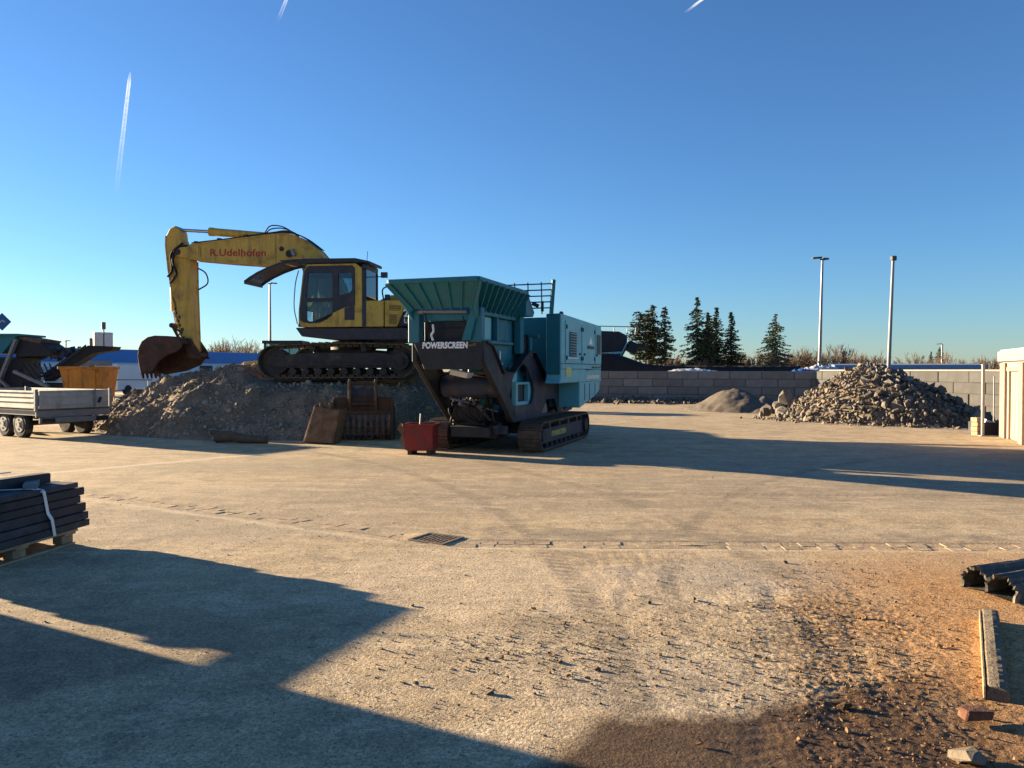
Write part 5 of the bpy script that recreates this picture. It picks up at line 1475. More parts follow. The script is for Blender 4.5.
# local: x to the right (visible side at x = 0), y away
for y in (0.08, 0.66, 1.24):
    for x in (-0.07, -0.45, -0.85):
        b = MB(); b.box((x, y, 0.062), (0.10, 0.145, 0.078)); b.build('block', 'pallet_wood', PL, 0.004)
for x in (-0.05, -0.45, -0.85):
    b = MB(); b.box((x, 0.66, 0.011), (0.10, 1.32, 0.022)); b.build('bottom_board', 'pallet_wood', PL, 0.003)
for y in (0.08, 0.66, 1.24):
    b = MB(); b.box((-0.45, y, 0.112), (0.92, 0.145, 0.022)); b.build('cross_board', 'pallet_wood', PL, 0.003)
for i in range(5):
    b = MB(); b.box((-0.05 - i * 0.2, 0.66, 0.1345), (0.14, 1.34, 0.022)); b.build('deck_board', 'pallet_wood', PL, 0.003)
BD = thing('board_bundle', 'strapped bundle of long black boards stacked on the pallet', 'boards', P0, -PA)
z = 0.147
hs = [0.068, 0.076, 0.088, 0.074, 0.076, 0.055]
offs = [0.10, 0.06, 0.05, 0.0, 0.03, -0.02]
for r_, (hh, of) in enumerate(zip(hs, offs)):
    for c_ in range(4):
        b = MB(); w = 0.215
        yo = random.uniform(-0.02, 0.02) + of
        b.box((-0.10 - c_ * 0.225 + random.uniform(-.006, .006) + (0.025 if r_ < 2 else 0), 0.76 + yo, z + hh / 2), (w, 1.27, hh - 0.006), (0, 0, random.uniform(-.006, .006)))
        bo_ = b.build('board', 'black_board', BD, 0.006)
        if c_ == 0 and r_ in (1, 2, 4):
            b = MB(); b.tube([(0.008 + (0.025 if r_ < 2 else 0), 1.30 + yo, z + hh / 2), (0.012 + (0.025 if r_ < 2 else 0), 1.30 + yo, z + hh / 2)], 0.012, 8); b.build('bolt_hole', 'dark_open', bo_)
    z += hh
ZT = z
b = MB()
ys = 0.93
sp_ = [(0.052, ys + 0.06, 0.147), (0.050, ys + .03, 0.30), (0.026, ys + 0.01, 0.36), (0.020, ys - 0.03, ZT - 0.02), (-0.06, ys - 0.06, ZT + 0.006), (-0.40, ys - 0.22, ZT + 0.008), (-0.95, ys - 0.3, ZT + 0.008), (-0.97, ys - .3, 0.16)]
for i in range(len(sp_) - 1):
    b.bar(sp_[i], sp_[i + 1], 0.035, 0.004, (0, 1, 0) if False else ((1, 0, 0.2) if i < 4 else (0, 0, 1)))
b.tube([(-0.40, ys - 0.22, ZT + 0.01), (-0.42, ys - 0.20, ZT + 0.10), (-0.36, ys - 0.12, ZT + 0.14), (-0.28, ys - .06, ZT + .15)], 0.006, 6)
b.build('strap', 'strap_white', BD)
t = thing('loose_rail', 'dark steel angle rail lying across the top of the board stack', 'rail', P0 + Vector((0, 0, ZT)), -PA)
b = MB(); b.bar((-0.60, -0.30, 0.085), (-0.26, 1.26, 0.085), 0.11, 0.022); b.bar((-0.553, -0.30, 0.045), (-0.213, 1.26, 0.045), 0.014, 0.09); b.bar((-0.648, -.3, .045), (-.308, 1.26, .045), .014, .09); b.build('angle_rail', 'black_board', t)
o = MB(); o.box((-0.20, 1.02, ZT + 0.026), (0.11, 0.42, 0.05), (0, 0, R(36))); o = o.build('timber_block', 'grey_board', None, 0.004)
o.location = P0; o.rotation_euler = (0, 0, -PA)
tag(o, 'short grey timber offcut lying on top of the board stack', 'timber')

# ------------------------------------------------------------------ right foreground odds and ends
t = thing('timber_beam', 'long weathered timber beam with a rough dirty top lying in the orange soil at the lower right', 'beam', (2.78, 4.42, 0.0), R(-30.5))
t.scale = (0.82, 1.0, 0.9)
b = MB()
xs = np.linspace(-0.72, 0.72, 90)
vs_, fs_ = [], []
sec = [(-0.060, -0.02), (-0.060, 0.03), (-0.058, 0.072), (-0.045, 0.088), (-0.02, 0.092), (0.01, 0.094), (0.035, 0.09), (0.055, 0.078), (0.064, 0.04), (0.064, -0.02)]
n = len(sec)
for i, y in enumerate(xs):
    e = 0.012 if i in (0, 89) else 0.0
    for k, (sx_, sz_) in enumerate(sec):
        q = float(fbm(np.array(y * 16), np.array(k * 0.45), 4, .65)) * 0.004
        w_ = float(perlin(np.array(y * 3.1 + 5), np.array(k * .35))) * 0.006
        vs_.append((sx_ * (1 - e * 6) + q * (0.4 if k else 0), y, sz_ + (q + w_ - e) * (1 if 1 < k < 8 else 0)))
for i in range(len(xs) - 1):
    for k in range(n):
        fs_.append((i * n + k, i * n + (k + 1) % n, (i + 1) * n + (k + 1) % n, (i + 1) * n + k))
fs_ += [tuple(range(n)), tuple(range((len(xs) - 1) * n + n - 1, (len(xs) - 1) * n - 1, -1))]
b.add(vs_, fs_); b.build('beam', 'plank_top', t)
b = MB(); b.box((-0.068, -0.02, 0.038), (0.014, 1.42, 0.085)); b.build('sawn_face', 'pallet_wood', t, 0.003)

def channel(loc, rz, L, label, w=0.30, tilt=0.0, seed=0):
    t = thing('rubber_roll', label, 'roll', loc, rz)
    sec_ = [(-.5, 0.0)]
    for k in range(29):
        an = math.pi * (1 - k / 28)
        gr_ = 0.93 if k in (7, 8, 13, 14, 19, 20) else 1.0
        sec_.append((0.5 * math.cos(an) * gr_, 0.13 * math.sin(an) ** 0.75 * gr_ + 0.004))
    sec_.append((.5, 0.0))
    ys_ = np.linspace(0, L, 46)
    n_ = len(sec_); vv, ff = [], []
    for i, y in enumerate(ys_):
        for k, (a_, z_) in enumerate(sec_):
            q = float(fbm(np.array(y * 5 + seed), np.array(k * .3 + seed), 3, .6)) * 0.004
            edge = 0.05 * float(perlin(np.array(k * .9 + seed), np.array(3.3))) * max(0, 1 - i / 3)
            vv.append((a_ * w, y + edge, z_ * 1.25 + (q if z_ > .02 else 0)))
    for i in range(len(ys_) - 1):
        for k in range(n_):
            ff.append((i * n_ + k, i * n_ + (k + 1) % n_, (i + 1) * n_ + (k + 1) % n_, (i + 1) * n_ + k))
    m0 = len(vv)
    vv += [(p[0] * 0.84, p[1] + 0.004, p[2] * 0.84 + .003) for p in vv[:n_]] + [(p[0] * 0.84, 0.5, p[2] * 0.84 + .003) for p in vv[:n_]]
    for k in range(n_ - 1):
        ff.append((k, k + 1, m0 + k + 1, m0 + k)); ff.append((m0 + k, m0 + k + 1, m0 + n_ + k + 1, m0 + n_ + k))
    ff += [tuple(range(m0 + n_, m0 + 2 * n_)), tuple(range((len(ys_) - 1) * n_ + n_ - 1, (len(ys_) - 1) * n_ - 1, -1))]
    b = MB(); b.add(vv, ff); c = b.build('body', 'tube_dark', t); c.rotation_euler = (0, tilt, 0)
    b = MB(); b.plate([(a_ * w * .78, z_ * 1.25 * .80 + .006) for a_, z_ in sec_], [], 0.30, 0.34); e_ = b.build('inner_core', 'black_rubber', t); e_.rotation_euler = (0, tilt, 0)
channel((3.50, 5.50, 0.015), R(-66), 1.7, 'front dark ribbed rubber roll lying at the right edge', 0.24, 0.10, 1)
channel((3.47, 5.74, 0.01), R(-67), 1.7, 'rear dark ribbed rubber roll tucked behind the front one at the right edge', 0.22, -0.1, 7)

def brick_at(loc, rz, size, label, m='brick_red'):
    b = MB(); b.box((0, 0, size[2] / 2), size)
    rs_ = np.random.RandomState(int(loc[0] * 100))
    b.v = [tuple(np.array(p) + rs_.uniform(-.008, .008, 3)) for p in b.v]
    o = b.build('brick', m, None, 0.006); o.location = loc; o.rotation_euler = (0.03, 0.02, rz)
    return tag(o, label, 'brick')
brick_at((2.17, 3.58, 0.02), R(6), (0.13, 0.075, 0.05), 'broken red brick lying in front of the timber beam')
def stone_at(loc, s, label, seed, m='rubble'):
    V, F = hull_rock(seed, 15, 0.6)
    o = np_mesh('stone', V * s, F, m); o.location = loc
    return tag(o, label, 'stone')
stone_at((1.92, 3.22, 0.02), 0.17, 'flat grey stone at the bottom edge near the lower right corner', 501, 'mound_stone')
stone_at((2.30, 3.28, 0.02), 0.16, 'grey stone in the lower right corner of the yard', 502, 'mound_stone')
stone_at((1.62, 3.72, 0.015), 0.085, 'dark clod of soil standing in the tyre ruts', 503, 'wet_clod')
stone_at((0.82, 3.35, 0.015), 0.05, 'tiny dark stone casting a shadow on the wet stain', 504, 'wet_clod')
stone_at((-0.50, 4.0, 0.012), 0.04, 'small pale stone beside the edge of the big shadow', 505)
stone_at((0.30, 4.1, 0.012), 0.04, 'small stone just above the wet stain', 506, 'clod')

# ------------------------------------------------------------------ right background
BA = math.atan2(-0.927, -0.375)      # front face runs from the far corner towards the camera
t = thing('garage', 'low flat-roofed garage with a cream door at the right edge', 'garage', (12.1, 19.0, 0), BA)
# local: x along the lit face towards the camera, y to its right-hand inside = +y is to ... face at y = 0, building on +y side
Dp, GLn, GH = 4.0, 6.0, 1.86
dx0, dx1 = 0.72, 1.95
b = MB(); b.plate([(0, 0), (dx0, 0), (dx0, 1.62), (dx1, 1.62), (dx1, 0), (GLn, 0), (GLn, GH), (0, GH)], [], 0.0, 0.2); w = b.build('front_wall', 'render_pink', t)
b = MB(); b.box((0.1, Dp / 2, GH / 2), (0.2, Dp - .4, GH)); b.box((GLn - .1, Dp / 2, GH / 2), (0.2, Dp - .4, GH)); b.box((GLn / 2, Dp - .1, GH / 2), (GLn, 0.2, GH)); b.build('wall', 'render_pink', t)
for xa, wa in ((0.26, 0.55), (dx1 + .2, 0.36)):
    b = MB(); b.box((xa, -0.03, GH / 2 - 0.02), (wa, 0.06, GH - .04)); b.build('pier', 'brick_trim', w, 0.01)
b = MB(); b.box(((dx0 + dx1) / 2, -0.02, 1.67), (dx1 - dx0 + .1, 0.05, 0.10)); b.build('lintel', 'brick_trim', w, 0.006)
b = MB(); b.box(((dx0 + dx1) / 2, 0.07, 0.81), (dx1 - dx0 - 0.02, 0.05, 1.60)); d = b.build('door', 'cream_door', t, 0.006)
b = MB(); b.box((dx1 - 0.25, 0.03, 0.72), (0.13, 0.04, 0.03)); b.build('handle', 'lamp_dark', d)
for k in range(4):
    b = MB(); b.box((dx0 + .15 + k * .3, 0.042, 0.81), (0.02, 0.01, 1.5)); b.build('groove', 'fascia', d)
b = MB(); b.box((GLn / 2, Dp / 2, GH + 0.12), (GLn + 0.14, Dp + 0.2, 0.25)); b.build('fascia', 'fascia', t, 0.01)
b = MB(); b.box((GLn / 2, Dp / 2, GH + 0.265), (GLn + 0.04, Dp + 0.1, 0.03)); b.build('roof', 'grey_roof', t)

t = thing('gate_post', 'thin galvanised post standing left of the garage', 'post', (11.75, 19.2, 0))
b = MB(); b.box((0, 0, 0.89), (0.06, 0.06, 1.78)); b.build('shaft', 'galv', t, 0.005)
b = MB(); b.box((0, 0, 1.785), (0.08, 0.08, 0.02)); b.build('cap', 'galv', t)
b = MB(); b.box((0, 0, 0.012), (0.16, 0.16, 0.024)); b.build('foot_plate', 'galv', t)
for i, (x, y, lb) in enumerate(((12.55, 20.5, 'thin wire post in the shade behind the gate post'), (12.9, 20.6, 'thin wire post in the shade next to the garage corner'))):
    t = thing('fence_post', lb, 'post', (x, y, 0))
    b = MB(); b.tube([(0, 0, 0), (0, 0, 1.45)], 0.016, 8); b.build('shaft', 'galv', t); b = MB(); b.tube([(0, 0, 1.45), (0, 0, 1.47)], 0.024, 8); b.build('cap', 'galv', t)
t = thing('wood_stack', 'small stack of sawn wood blocks at the foot of the gate post', 'wood', (11.70, 19.5, 0), R(20))
for r_ in range(4):
    for k in range(1):
        b = MB(); b.box((random.uniform(-.02, .02), k * .22 - .11 + random.uniform(-.01, .01), 0.055 + r_ * 0.115), (0.20, 0.18, 0.105)); b.build('block', 'pallet_wood', t, 0.006)
t = thing('grey_crate', 'grey plastic crate of scrap between the gate post and the garage', 'crate', (12.15, 19.75, 0), R(-10))
b = MB()
for (c_, s_) in (((0, -.25, .16), (.6, .03, .32)), ((0, .25, .16), (.6, .03, .32)), ((-.29, 0, .16), (.03, .5, .32)), ((.29, 0, .16), (.03, .5, .32)), ((0, 0, .02), (.56, .46, .03))):
    b.box(c_, s_)
b.build('box', 'crusher_grey', t, 0.005)
b = MB(); b.box((0.05, 0, 0.32), (.3, .2, .1), (.2, .3, .4)); b.box((-.12, .05, .33), (.2, .2, .12), (.5, .1, .9)); b.build('scrap', 'white_letter', t)
o = brick_at((12.42, 19.15, 0.0), R(15), (0.16, 0.2, 0.30), 'reddish block leaning at the garage corner'); 

# tall pole and lamp post
t = thing('flood_mast', 'thick pale mast with a small box on top rising behind the rubble pile', 'mast', (16.45, 33.75, 0))
b = MB(); b.tube([(0, 0, 0), (0.21, 0, 6.45)], [0.090, 0.062], 16); b.build('shaft', 'pole_white', t)
b = MB(); b.box((0.22, 0, 6.53), (0.20, 0.24, 0.20)); b.build('head', 'lamp_dark', t, 0.02)
b = MB(); b.tube([(0, 0, 0), (0, 0, .05)], 0.22, 16); b.build('foot', 'galv', t)

def street_lamp(loc, H, label, arms, base=(0.07, 0.04), rz=0, lean=0.0, box=False):
    t = thing('street_lamp', label, 'lamp post', loc, rz, 'lamp posts round the yard')
    b = MB(); b.tube([(0, 0, 0), (lean * .5, 0, H * .5), (lean, 0, H)], [base[0], (base[0] + base[1]) / 2, base[1]], 12); b.build('pole', 'galv', t)
    for s, L in arms:
        b = MB(); b.box((lean + s * (L / 2 + .05), 0, H + 0.06 + (0.05 if s < 0 else 0)), (L, 0.26, 0.09), (0, 0.08 * s, 0)); b.build('lamp_head', 'lamp_dark', t, 0.02)
    if len(arms) > 1 or True:
        b = MB(); b.box((lean, 0, H + 0.02), (0.3, 0.08, 0.08)); b.build('bracket', 'lamp_dark', t)
    if box:
        b = MB(); b.box((0.06, 0, H * .27), (0.28, 0.12, 0.10)); b.build('camera_box', 'lamp_dark', t)
    return t
street_lamp((17.05, 42.8, 0), 7.75, 'tall double-headed lamp post behind the wall left of the rubble pile', ((-1, 0.52), (1, 0.28)), (0.11, 0.06), 0, 0.16, True)
street_lamp((67, 120, 0), 5.6, 'small distant lamp post right of the pale mast', ((-1, 0.9),), (0.16, 0.12))
street_lamp((35.5, 120, 0), 4.0, 'small distant lamp post between the conifers', ((-1, 0.9), (1, 0.9)), (0.14, 0.1))
street_lamp((-20.4, 65, 0), 8.9, 'thin lamp post rising between the excavator boom and cab', ((1, 0.55),), (0.13, 0.08))
street_lamp((-55, 95, 0), 5.2, 'thin distant lamp post left of the white silo', ((1, 0.5),), (0.1, 0.08))

# black sheeted bank and plastic sheets behind the wall
def bank_h(x, y):
    s = (x - 4.2) * 0.953 + (y - 44.0) * -0.302
    c = (x - 4.2) * 0.302 + (y - 44.0) * 0.953
    top = 1.86 + 0.75 * np.exp(-((s - 1.2) / 1.7) ** 2)
    return np.where((s > -2) & (s < 11.5), np.minimum(top, np.minimum((c + 1.8) * 2.2, (2.6 - c) * 1.4)), -1) + 0.04 * fbm(x, y, 3)
tag(heap_mesh('sheeted_bank', bank_h, 0, 18, 36, 50, 0.14, 'black_sheet'), 'long low bank covered with black sheeting behind the block wall', 'bank')
def sheet(cx, cy, ang, L, Wd_, base, hgt, m, label, seed):
    n, k = 44, 14
    u = np.linspace(-1, 1, n); v = np.linspace(-1, 1, k)
    U, Vv = np.meshgrid(u, v)
    z = base + hgt * (1 - np.abs(U) ** 2.2) * (1 - 0.6 * Vv ** 2) * (0.65 + 0.5 * np.abs(fbm(U * 2.6 + seed, Vv * 1.5 + seed, 3))) + 0.05 * fbm(U * 7 + seed, Vv * 5, 2)
    x = cx + (U * L / 2) * math.cos(ang) - Vv * Wd_ / 2 * math.sin(ang)
    y = cy + (U * L / 2) * math.sin(ang) + Vv * Wd_ / 2 * math.cos(ang)
    ii = np.arange(n * k).reshape(k, n)
    F = np.stack([ii[:-1, :-1], ii[:-1, 1:], ii[1:, 1:], ii[1:, :-1]], -1).reshape(-1, 4)
    top = np.stack([x, y, z], -1).reshape(-1, 3)
    bot = top.copy(); bot[:, 2] = base - 1.2
    F2 = F[:, ::-1] + n * k
    ring = np.concatenate([ii[0, :], ii[1:, -1], ii[-1, :-1][::-1], ii[1:-1, 0][::-1]])
    nxt = np.roll(ring, -1)
    F3 = np.stack([nxt, ring, ring + n * k, nxt + n * k], -1)
    o = np_mesh('plastic_sheet', np.concatenate([top, bot]), np.concatenate([F, F2, F3]), m, smooth=True)
    return tag(o, label, 'sheet')
sheet(9.3, 39.6, math.atan2(-.3, .95), 3.0, 0.9, 1.52, 0.26, 'white_sheet', 'crumpled white plastic sheet behind the wall below the middle conifers', 2)
sheet(15.35, 38.4, math.atan2(-.3, .95), 2.4, 0.9, 1.50, 0.46, 'white_sheet', 'crumpled white plastic sheet behind the wall beside the tall lamp post', 8)
sheet(14.5, 38.2, math.atan2(-.3, .95), 1.7, 0.8, 1.40, 0.42, 'blue_sheet', 'small blue plastic sheet beside the white sheet behind the wall', 5)

t = thing('metal_shed', 'long low blue-grey metal-clad shed behind the wall at the right', 'shed', (16.2, 38.6, 0), math.atan2(-.302, .953))
b = MB(); b.box((3.3, 1.5, 0.8), (6.6, 2.9, 1.6)); b.build('body', 'grey_roof', t)
b = MB(); b.plate([(-0.05, 1.62), (3.05, 1.62), (3.05, 1.98), (-0.05, 1.90)], [], -0.05, 6.7, 'x'); rf = b.build('roof', 'blue_roof', t, 0.01)
for k in range(13):
    b = MB(); b.box((0.2 + k * 0.5, -0.056, 1.76), (0.05, 0.012, 0.27)); b.build('rib', 'blue_roof', rf)

# ------------------------------------------------------------------ left background
t = thing('warehouse', 'long white warehouse with a blue band under the roof in the left distance', 'warehouse', (-60, 52.0, 0), math.atan2(107 - 52, -34.0 + 60))
LW = math.hypot(26, 55)
b = MB(); b.box((LW / 2, 9, 1.25), (LW, 18, 2.5)); b.build('wall', 'white_clad', t)
b = MB(); b.box((LW / 2, 9, 3.2), (LW + 0.3, 18.3, 1.4)); b.build('blue_band', 'blue_clad', t)
b = MB(); b.box((LW / 2, 9, 3.93), (LW + 0.2, 18.2, 0.06)); b.build('roof', 'grey_roof', t)
for x0, x1, z1, m_ in ((24, 27, 2.2, 'dark_open'), (28.5, 30.5, 2.0, 'grey_roof'), (34, 37, 2.2, 'dark_open'), (41, 44, 2.2, 'grey_roof'), (49, 51, 2.2, 'dark_open')):
    b = MB(); b.box(((x0 + x1) / 2, -0.04, z1 / 2), (x1 - x0, 0.1, z1)); b.build('door', m_, t)
t = thing('silo', 'white cylindrical silo on the skyline at the left', 'silo', (-69, 130, 0))
b = MB(); b.tube([(0, 0, 0), (0, 0, 7.7)], 1.5, 28); b.build('tank', 'silo', t)
b = MB(); b.tube([(0, 0, 7.7), (0, 0, 7.95)], [1.55, 1.5], 28); b.build('rim', 'silo', t)
b = MB(); b.box((-1.7, -0.3, 4.5), (0.5, 0.5, 5.0)); b.build('ladder_cage', 'grille', t)
t = thing('radio_mast', 'slim antenna mast rising beside the silo', 'mast', (-67.8, 128, 0))
b = MB(); b.tube([(0, 0, 0), (0, 0, 9.6)], [0.13, 0.1], 8); b.build('pole', 'lamp_dark', t)
b = MB(); b.box((0, 0, 9.0), (0.55, 0.4, 1.2)); b.build('antenna', 'lamp_dark', t, 0.05)

t = thing('board_pile', 'grey stack of wrapped boards standing in front of the warehouse', 'boards', (-26.2, 48.0, 0), R(5))
for k in range(6):
    b = MB(); b.box((random.uniform(-.05, .05), 0, 0.22 + k * 0.37), (2.0, 1.2, 0.33)); b.build('pack', 'grey_board', t, 0.02)
t = thing('parked_van', 'white van parked in front of the warehouse, left of the digger bucket', 'van', (-25.9, 52.5, 0), R(75))
b = MB(); b.plate([(-2.3, 0.35), (2.3, 0.35), (2.35, 0.95), (1.75, 1.15), (1.15, 1.9), (0.8, 2.0), (-2.3, 2.0)], [], -0.9, 0.9); vb = b.build('body', 'white_clad', t, 0.06, 2)
b = MB(); b.plate([(1.05, 1.20), (1.62, 1.20), (1.12, 1.82), (1.05, 1.82)], [], -0.92, 0.92); b.build('side_window', 'dark_open', vb)
b = MB(); b.bar((1.76, 0, 1.2), (1.2, 0, 1.86), 1.5, 0.03, (1, 0, 1)); b.build('windscreen', 'dark_open', vb)
for x in (-1.4, 1.5):
    for y in (-.82, .82):
        b = MB(); b.tube([(x, y - .1, .33), (x, y + .1, .33)], .33, 18); b.build('wheel', 'black_rubber', t)
t = thing('guard_railing', 'thin pale railing in front of the warehouse', 'railing', (-27.5, 42.0, 0))
b = MB(); b.tube([(0, 0, 1.1), (7.5, 0.8, 1.1)], 0.05, 6); b.build('top_rail', 'pole_white', t)
for k in range(5):
    b = MB(); b.tube([(k * 1.8 + .1, k * .19, 0), (k * 1.8 + .1, k * .19, 1.1)], 0.03, 6); b.build('post', 'pole_white', t)

t = thing('wheel_loader', 'yellow wheel loader parked behind the mound, seen past the excavator track', 'loader', (-11.15, 37.0, -0.08), R(180))
b = MB(); b.plate([(0.6, 0.9), (2.0, 0.9), (2.05, 1.75), (1.5, 2.12), (0.6, 2.2)], [], -0.65, 0.65); b.build('front_hood', 'loader_yellow', t, 0.08, 2)
b = MB(); b.plate([(-2.6, 0.8), (0.7, 0.8), (0.7, 1.6), (-2.5, 1.75)], [], -0.7, 0.7); b.build('rear_body', 'loader_yellow', t, 0.06, 2)
for x, wd_ in ((-1.15, .09), (-.3, .06), (0.55, .09)):
    for y in (-.6, .6):
        b = MB(); b.bar((x, y, 1.6), (x * .95, y * .95, 3.0), wd_); b.build('cab_post', 'exc_dark', t)
cb = t
b = MB(); b.box((-0.3, 0, 3.05), (1.95, 1.4, 0.14)); b.build('cab_roof', 'exc_dark', t, 0.04)
for y in (-.58, .58):
    b = MB(); b.box((-.3, y, 2.3), (1.6, 0.02, 1.35)); b.build('pane', 'cab_glass', cb)
for x in (-1.7, 1.3):
    for y in (-.85, .85):
        b = MB(); b.tube([(x, y - .24, .68), (x, y - .18, .68), (x, y + .18, .68), (x, y + .24, .68)], [.58, .68, .68, .58], 22); w = b.build('wheel', 'black_rubber', t)
        b = MB(); s = 1 if y > 0 else -1; b.tube([(x, y + s * .2, .68), (x, y + s * .25, .68)], .34, 16); b.build('rim', 'loader_yellow', w)
b = MB(); b.plate([(1.6, 1.6), (2.6, 0.5), (2.9, 0.5), (1.9, 1.85)], [], -.5, .5); b.build('lift_arm', 'loader_yellow', t, .03)
b = MB(); b.plate([(2.6, 0.1), (3.6, 0.1), (3.0, 0.4), (2.8, 0.9), (2.6, 0.9)], [], -1.2, 1.2); b.build('loader_bucket', 'rust_bucket', t, .03)

# blue diamond sign on a mast standing just outside the left edge
t = thing('company_sign', 'blue diamond-shaped sign with white lettering at the left edge', 'sign', (-24.37, 36.0, 0))
b = MB(); b.plate([(0.56 + 0.42, 3.90), (0.56, 4.31), (0.56 - 0.42, 3.90), (0.56, 3.49)], [], -0.03, 0.03); sg = b.build('panel', 'sign_blue', t, 0.006)
b = MB(); b.plate([(0.20, 3.92), (0.34, 4.0), (0.48, 3.92), (0.62, 4.0), (0.74, 3.9), (0.72, 3.85), (0.62, 3.93), (0.48, 3.85), (0.34, 3.93), (0.22, 3.86)], [], -0.040, -0.034); b.build('emblem', 'grey_roof', sg)
b = MB(); b.bar((-0.6, 0.06, 3.9), (0.56, 0.06, 3.9), 0.05, 0.08); b.build('arm', 'lamp_dark', t)
b = MB(); b.tube([(-0.6, 0.06, 0), (-0.6, 0.06, 4.0)], 0.06, 10); b.build('mast', 'lamp_dark', t)

# ------------------------------------------------------------------ workshop just left of the photographer (casts the big shadow)
t = thing('workshop', 'rendered workshop outside the left edge whose shadow falls across the foreground', 'building', (-7.22, 7.18, 0), 0)
b = MB(); b.box((-4.0, -7.0, 1.6), (8.0, 14.0, 3.2)); b.build('wall', 'house_wall', t)
b = MB(); b.box((-4.0, -7.0, 3.28), (8.0, 14.0, 0.16)); b.build('roof', 'grey_roof', t, 0.02)
b = MB(); b.box((0.02, -5.0, 1.3), (0.06, 3.0, 2.6)); b.build('gate', 'fascia', t)
for y in (-9.0, -11.5):
    b = MB(); b.box((0.02, y, 1.8), (0.06, 1.2, 1.0)); w = b.build('window', 'white_clad', t)
    b = MB(); b.box((0.055, y, 1.8), (0.02, 1.0, 0.8)); b.build('pane', 'dark_open', w)

# ------------------------------------------------------------------ trees
def spruce(seed, H, Rr, base=0.08, dens=1.0, m='needles', bark='bark', power=0.85, droop=0.30, top=0.0):
    rs = np.random.RandomState(seed)
    b = MB(); b.tube([(0, 0, 0), (rs.uniform(-.1, .1), 0, H * .5), (0, 0, H * 0.97)], [0.017 * H, 0.011 * H, 0.002 * H], 7)
    Vs, Fs = [], []
    nv = 0
    z = base * H
    while z < H * 0.985:
        f = (z / H - base) / (1 - base)
        L0 = Rr * max(0.05, (1 - f) ** power) * (0.55 + 0.45 * min(1, f / 0.12))
        if top: L0 = Rr * (math.sin(math.pi * min(1, max(0.03, (f * 0.86 + 0.10)))) ** top)
        nb = max(3, int((5 + 3 * (1 - f)) * dens))
        for k in range(nb):
            a = rs.rand() * 6.283
            L = L0 * rs.uniform(0.55, 1.12)
            zz = z + rs.uniform(-.12, .12)
            ca, sa = math.cos(a), math.sin(a)
            n = max(3, int(L / 0.16))
            for i in range(n):
                s = (i + rs.rand()) / n
                r = s * L
                zc = zz - droop * L * s ** 1.1 + 0.16 * L * s ** 3
                wdt = (0.10 + 0.30 * (1 - s)) * (0.5 + 0.14 * L)
                for q in range(2):
                    o = rs.normal(size=3) * (wdt * 0.55, wdt * 0.55, 0.06)
                    c = np.array([ca * r + o[0] - sa * o[1] * .4, sa * r + o[1], zc + o[2] - abs(o[0]) * .15])
                    d1 = rs.normal(size=3); d1[2] = d1[2] * .5 - 0.25; d1 /= np.linalg.norm(d1)
                    d1 = d1 * 0.5 + np.array([ca, sa, -0.15]) * 0.7
                    d2 = np.cross(d1, rs.normal(size=3)); d2 /= np.linalg.norm(d2) + 1e-6
                    ss = rs.uniform(0.13, 0.27)
                    Vs += [c - d1 * ss, c + d2 * ss * .42, c + d1 * ss, c - d2 * ss * .42]
                    Fs.append((nv, nv + 1, nv + 2, nv + 3)); nv += 4
            if L > 0.5:
                b.tube([(0, 0, zz), (ca * L * .5, sa * L * .5, zz - droop * L * .45), (ca * L * .85, sa * L * .85, zz - droop * L * .8 + .1 * L)], [0.02, 0.014, 0.006], 3, False)
        z += H * 0.022 * rs.uniform(0.75, 1.25)
    root = bpy.data.objects.new('conifer', None); C.objects.link(root)
    b.build('trunk', bark, root)
    np_mesh('crown', np.array(Vs), np.array(Fs), m, root)
    return root
spA = spruce(1, 12.2, 4.0, 0.06, 1.1, droop=0.42)
spB = spruce(2, 10.4, 3.0, 0.10, 1.0)
spC = spruce(3, 9.7, 3.7, 0.12, 0.9, droop=0.45, power=0.75)
spD = spruce(4, 10.3, 1.9, 0.32, 1.0, 'needles_pine', 'pine_bark', top=0.55, droop=0.15)
spE = spruce(5, 11.0, 2.3, 0.10, 1.15, 'needles_pine', power=0.55)
first = set()
def plant(src, x, y, s, rz, label):
    o = src if src.name not in first else copy_tree(src)
    first.add(src.name)
    o.location = (x, y, 0); o.rotation_euler = (0, 0, rz); o.scale = (s, s, s)
    tag(o, label, 'tree', 'conifers on the skyline')
plant(spD, 18.2, 110, 0.98, 0.3, 'leftmost pine with a bare trunk, next to the jaw crusher')
plant(spD, 19.7, 111, 1.0, 2.0, 'bare-trunked pine between the leftmost pine and the dense spruce')
plant(spE, 21.6, 109, 0.97, 1.0, 'dense tall conifer at the right of the left-hand group')
plant(spE, 20.6, 113, 1.02, 2.9, 'dense conifer behind the tall one in the left-hand group')
plant(spA, 26.2, 109, 1.0, 0.0, 'tallest spruce, at the left of the middle group')
plant(spE, 27.6, 108, 0.86, 4.0, 'dense brownish conifer just right of the tallest spruce')
plant(spB, 29.2, 110, 1.02, 1.3, 'slim round-topped conifer in the middle group')
plant(spB, 31.0, 109, 0.95, 3.3, 'narrow pointed conifer at the right of the middle group')
plant(spA, 28.4, 112, 0.84, 2.2, 'spruce half hidden behind the middle group')
plant(spC, 37.6, 110, 1.0, 0.8, 'lone spruce standing apart on the right')
plant(spB, 92.5, 170, 0.55, 0.8, 'small far spruce right of the pale mast')
plant(spC, 95.5, 172, 0.70, 1.8, 'pointed far spruce near the small distant lamp post')
plant(spB, 64.8, 150, 0.52, 2.8, 'tiny far spruce between the lamp post and the pale mast')
plant(spB, 31.5, 118, 0.42, 5.0, 'small bushy conifer low at the right of the middle group')

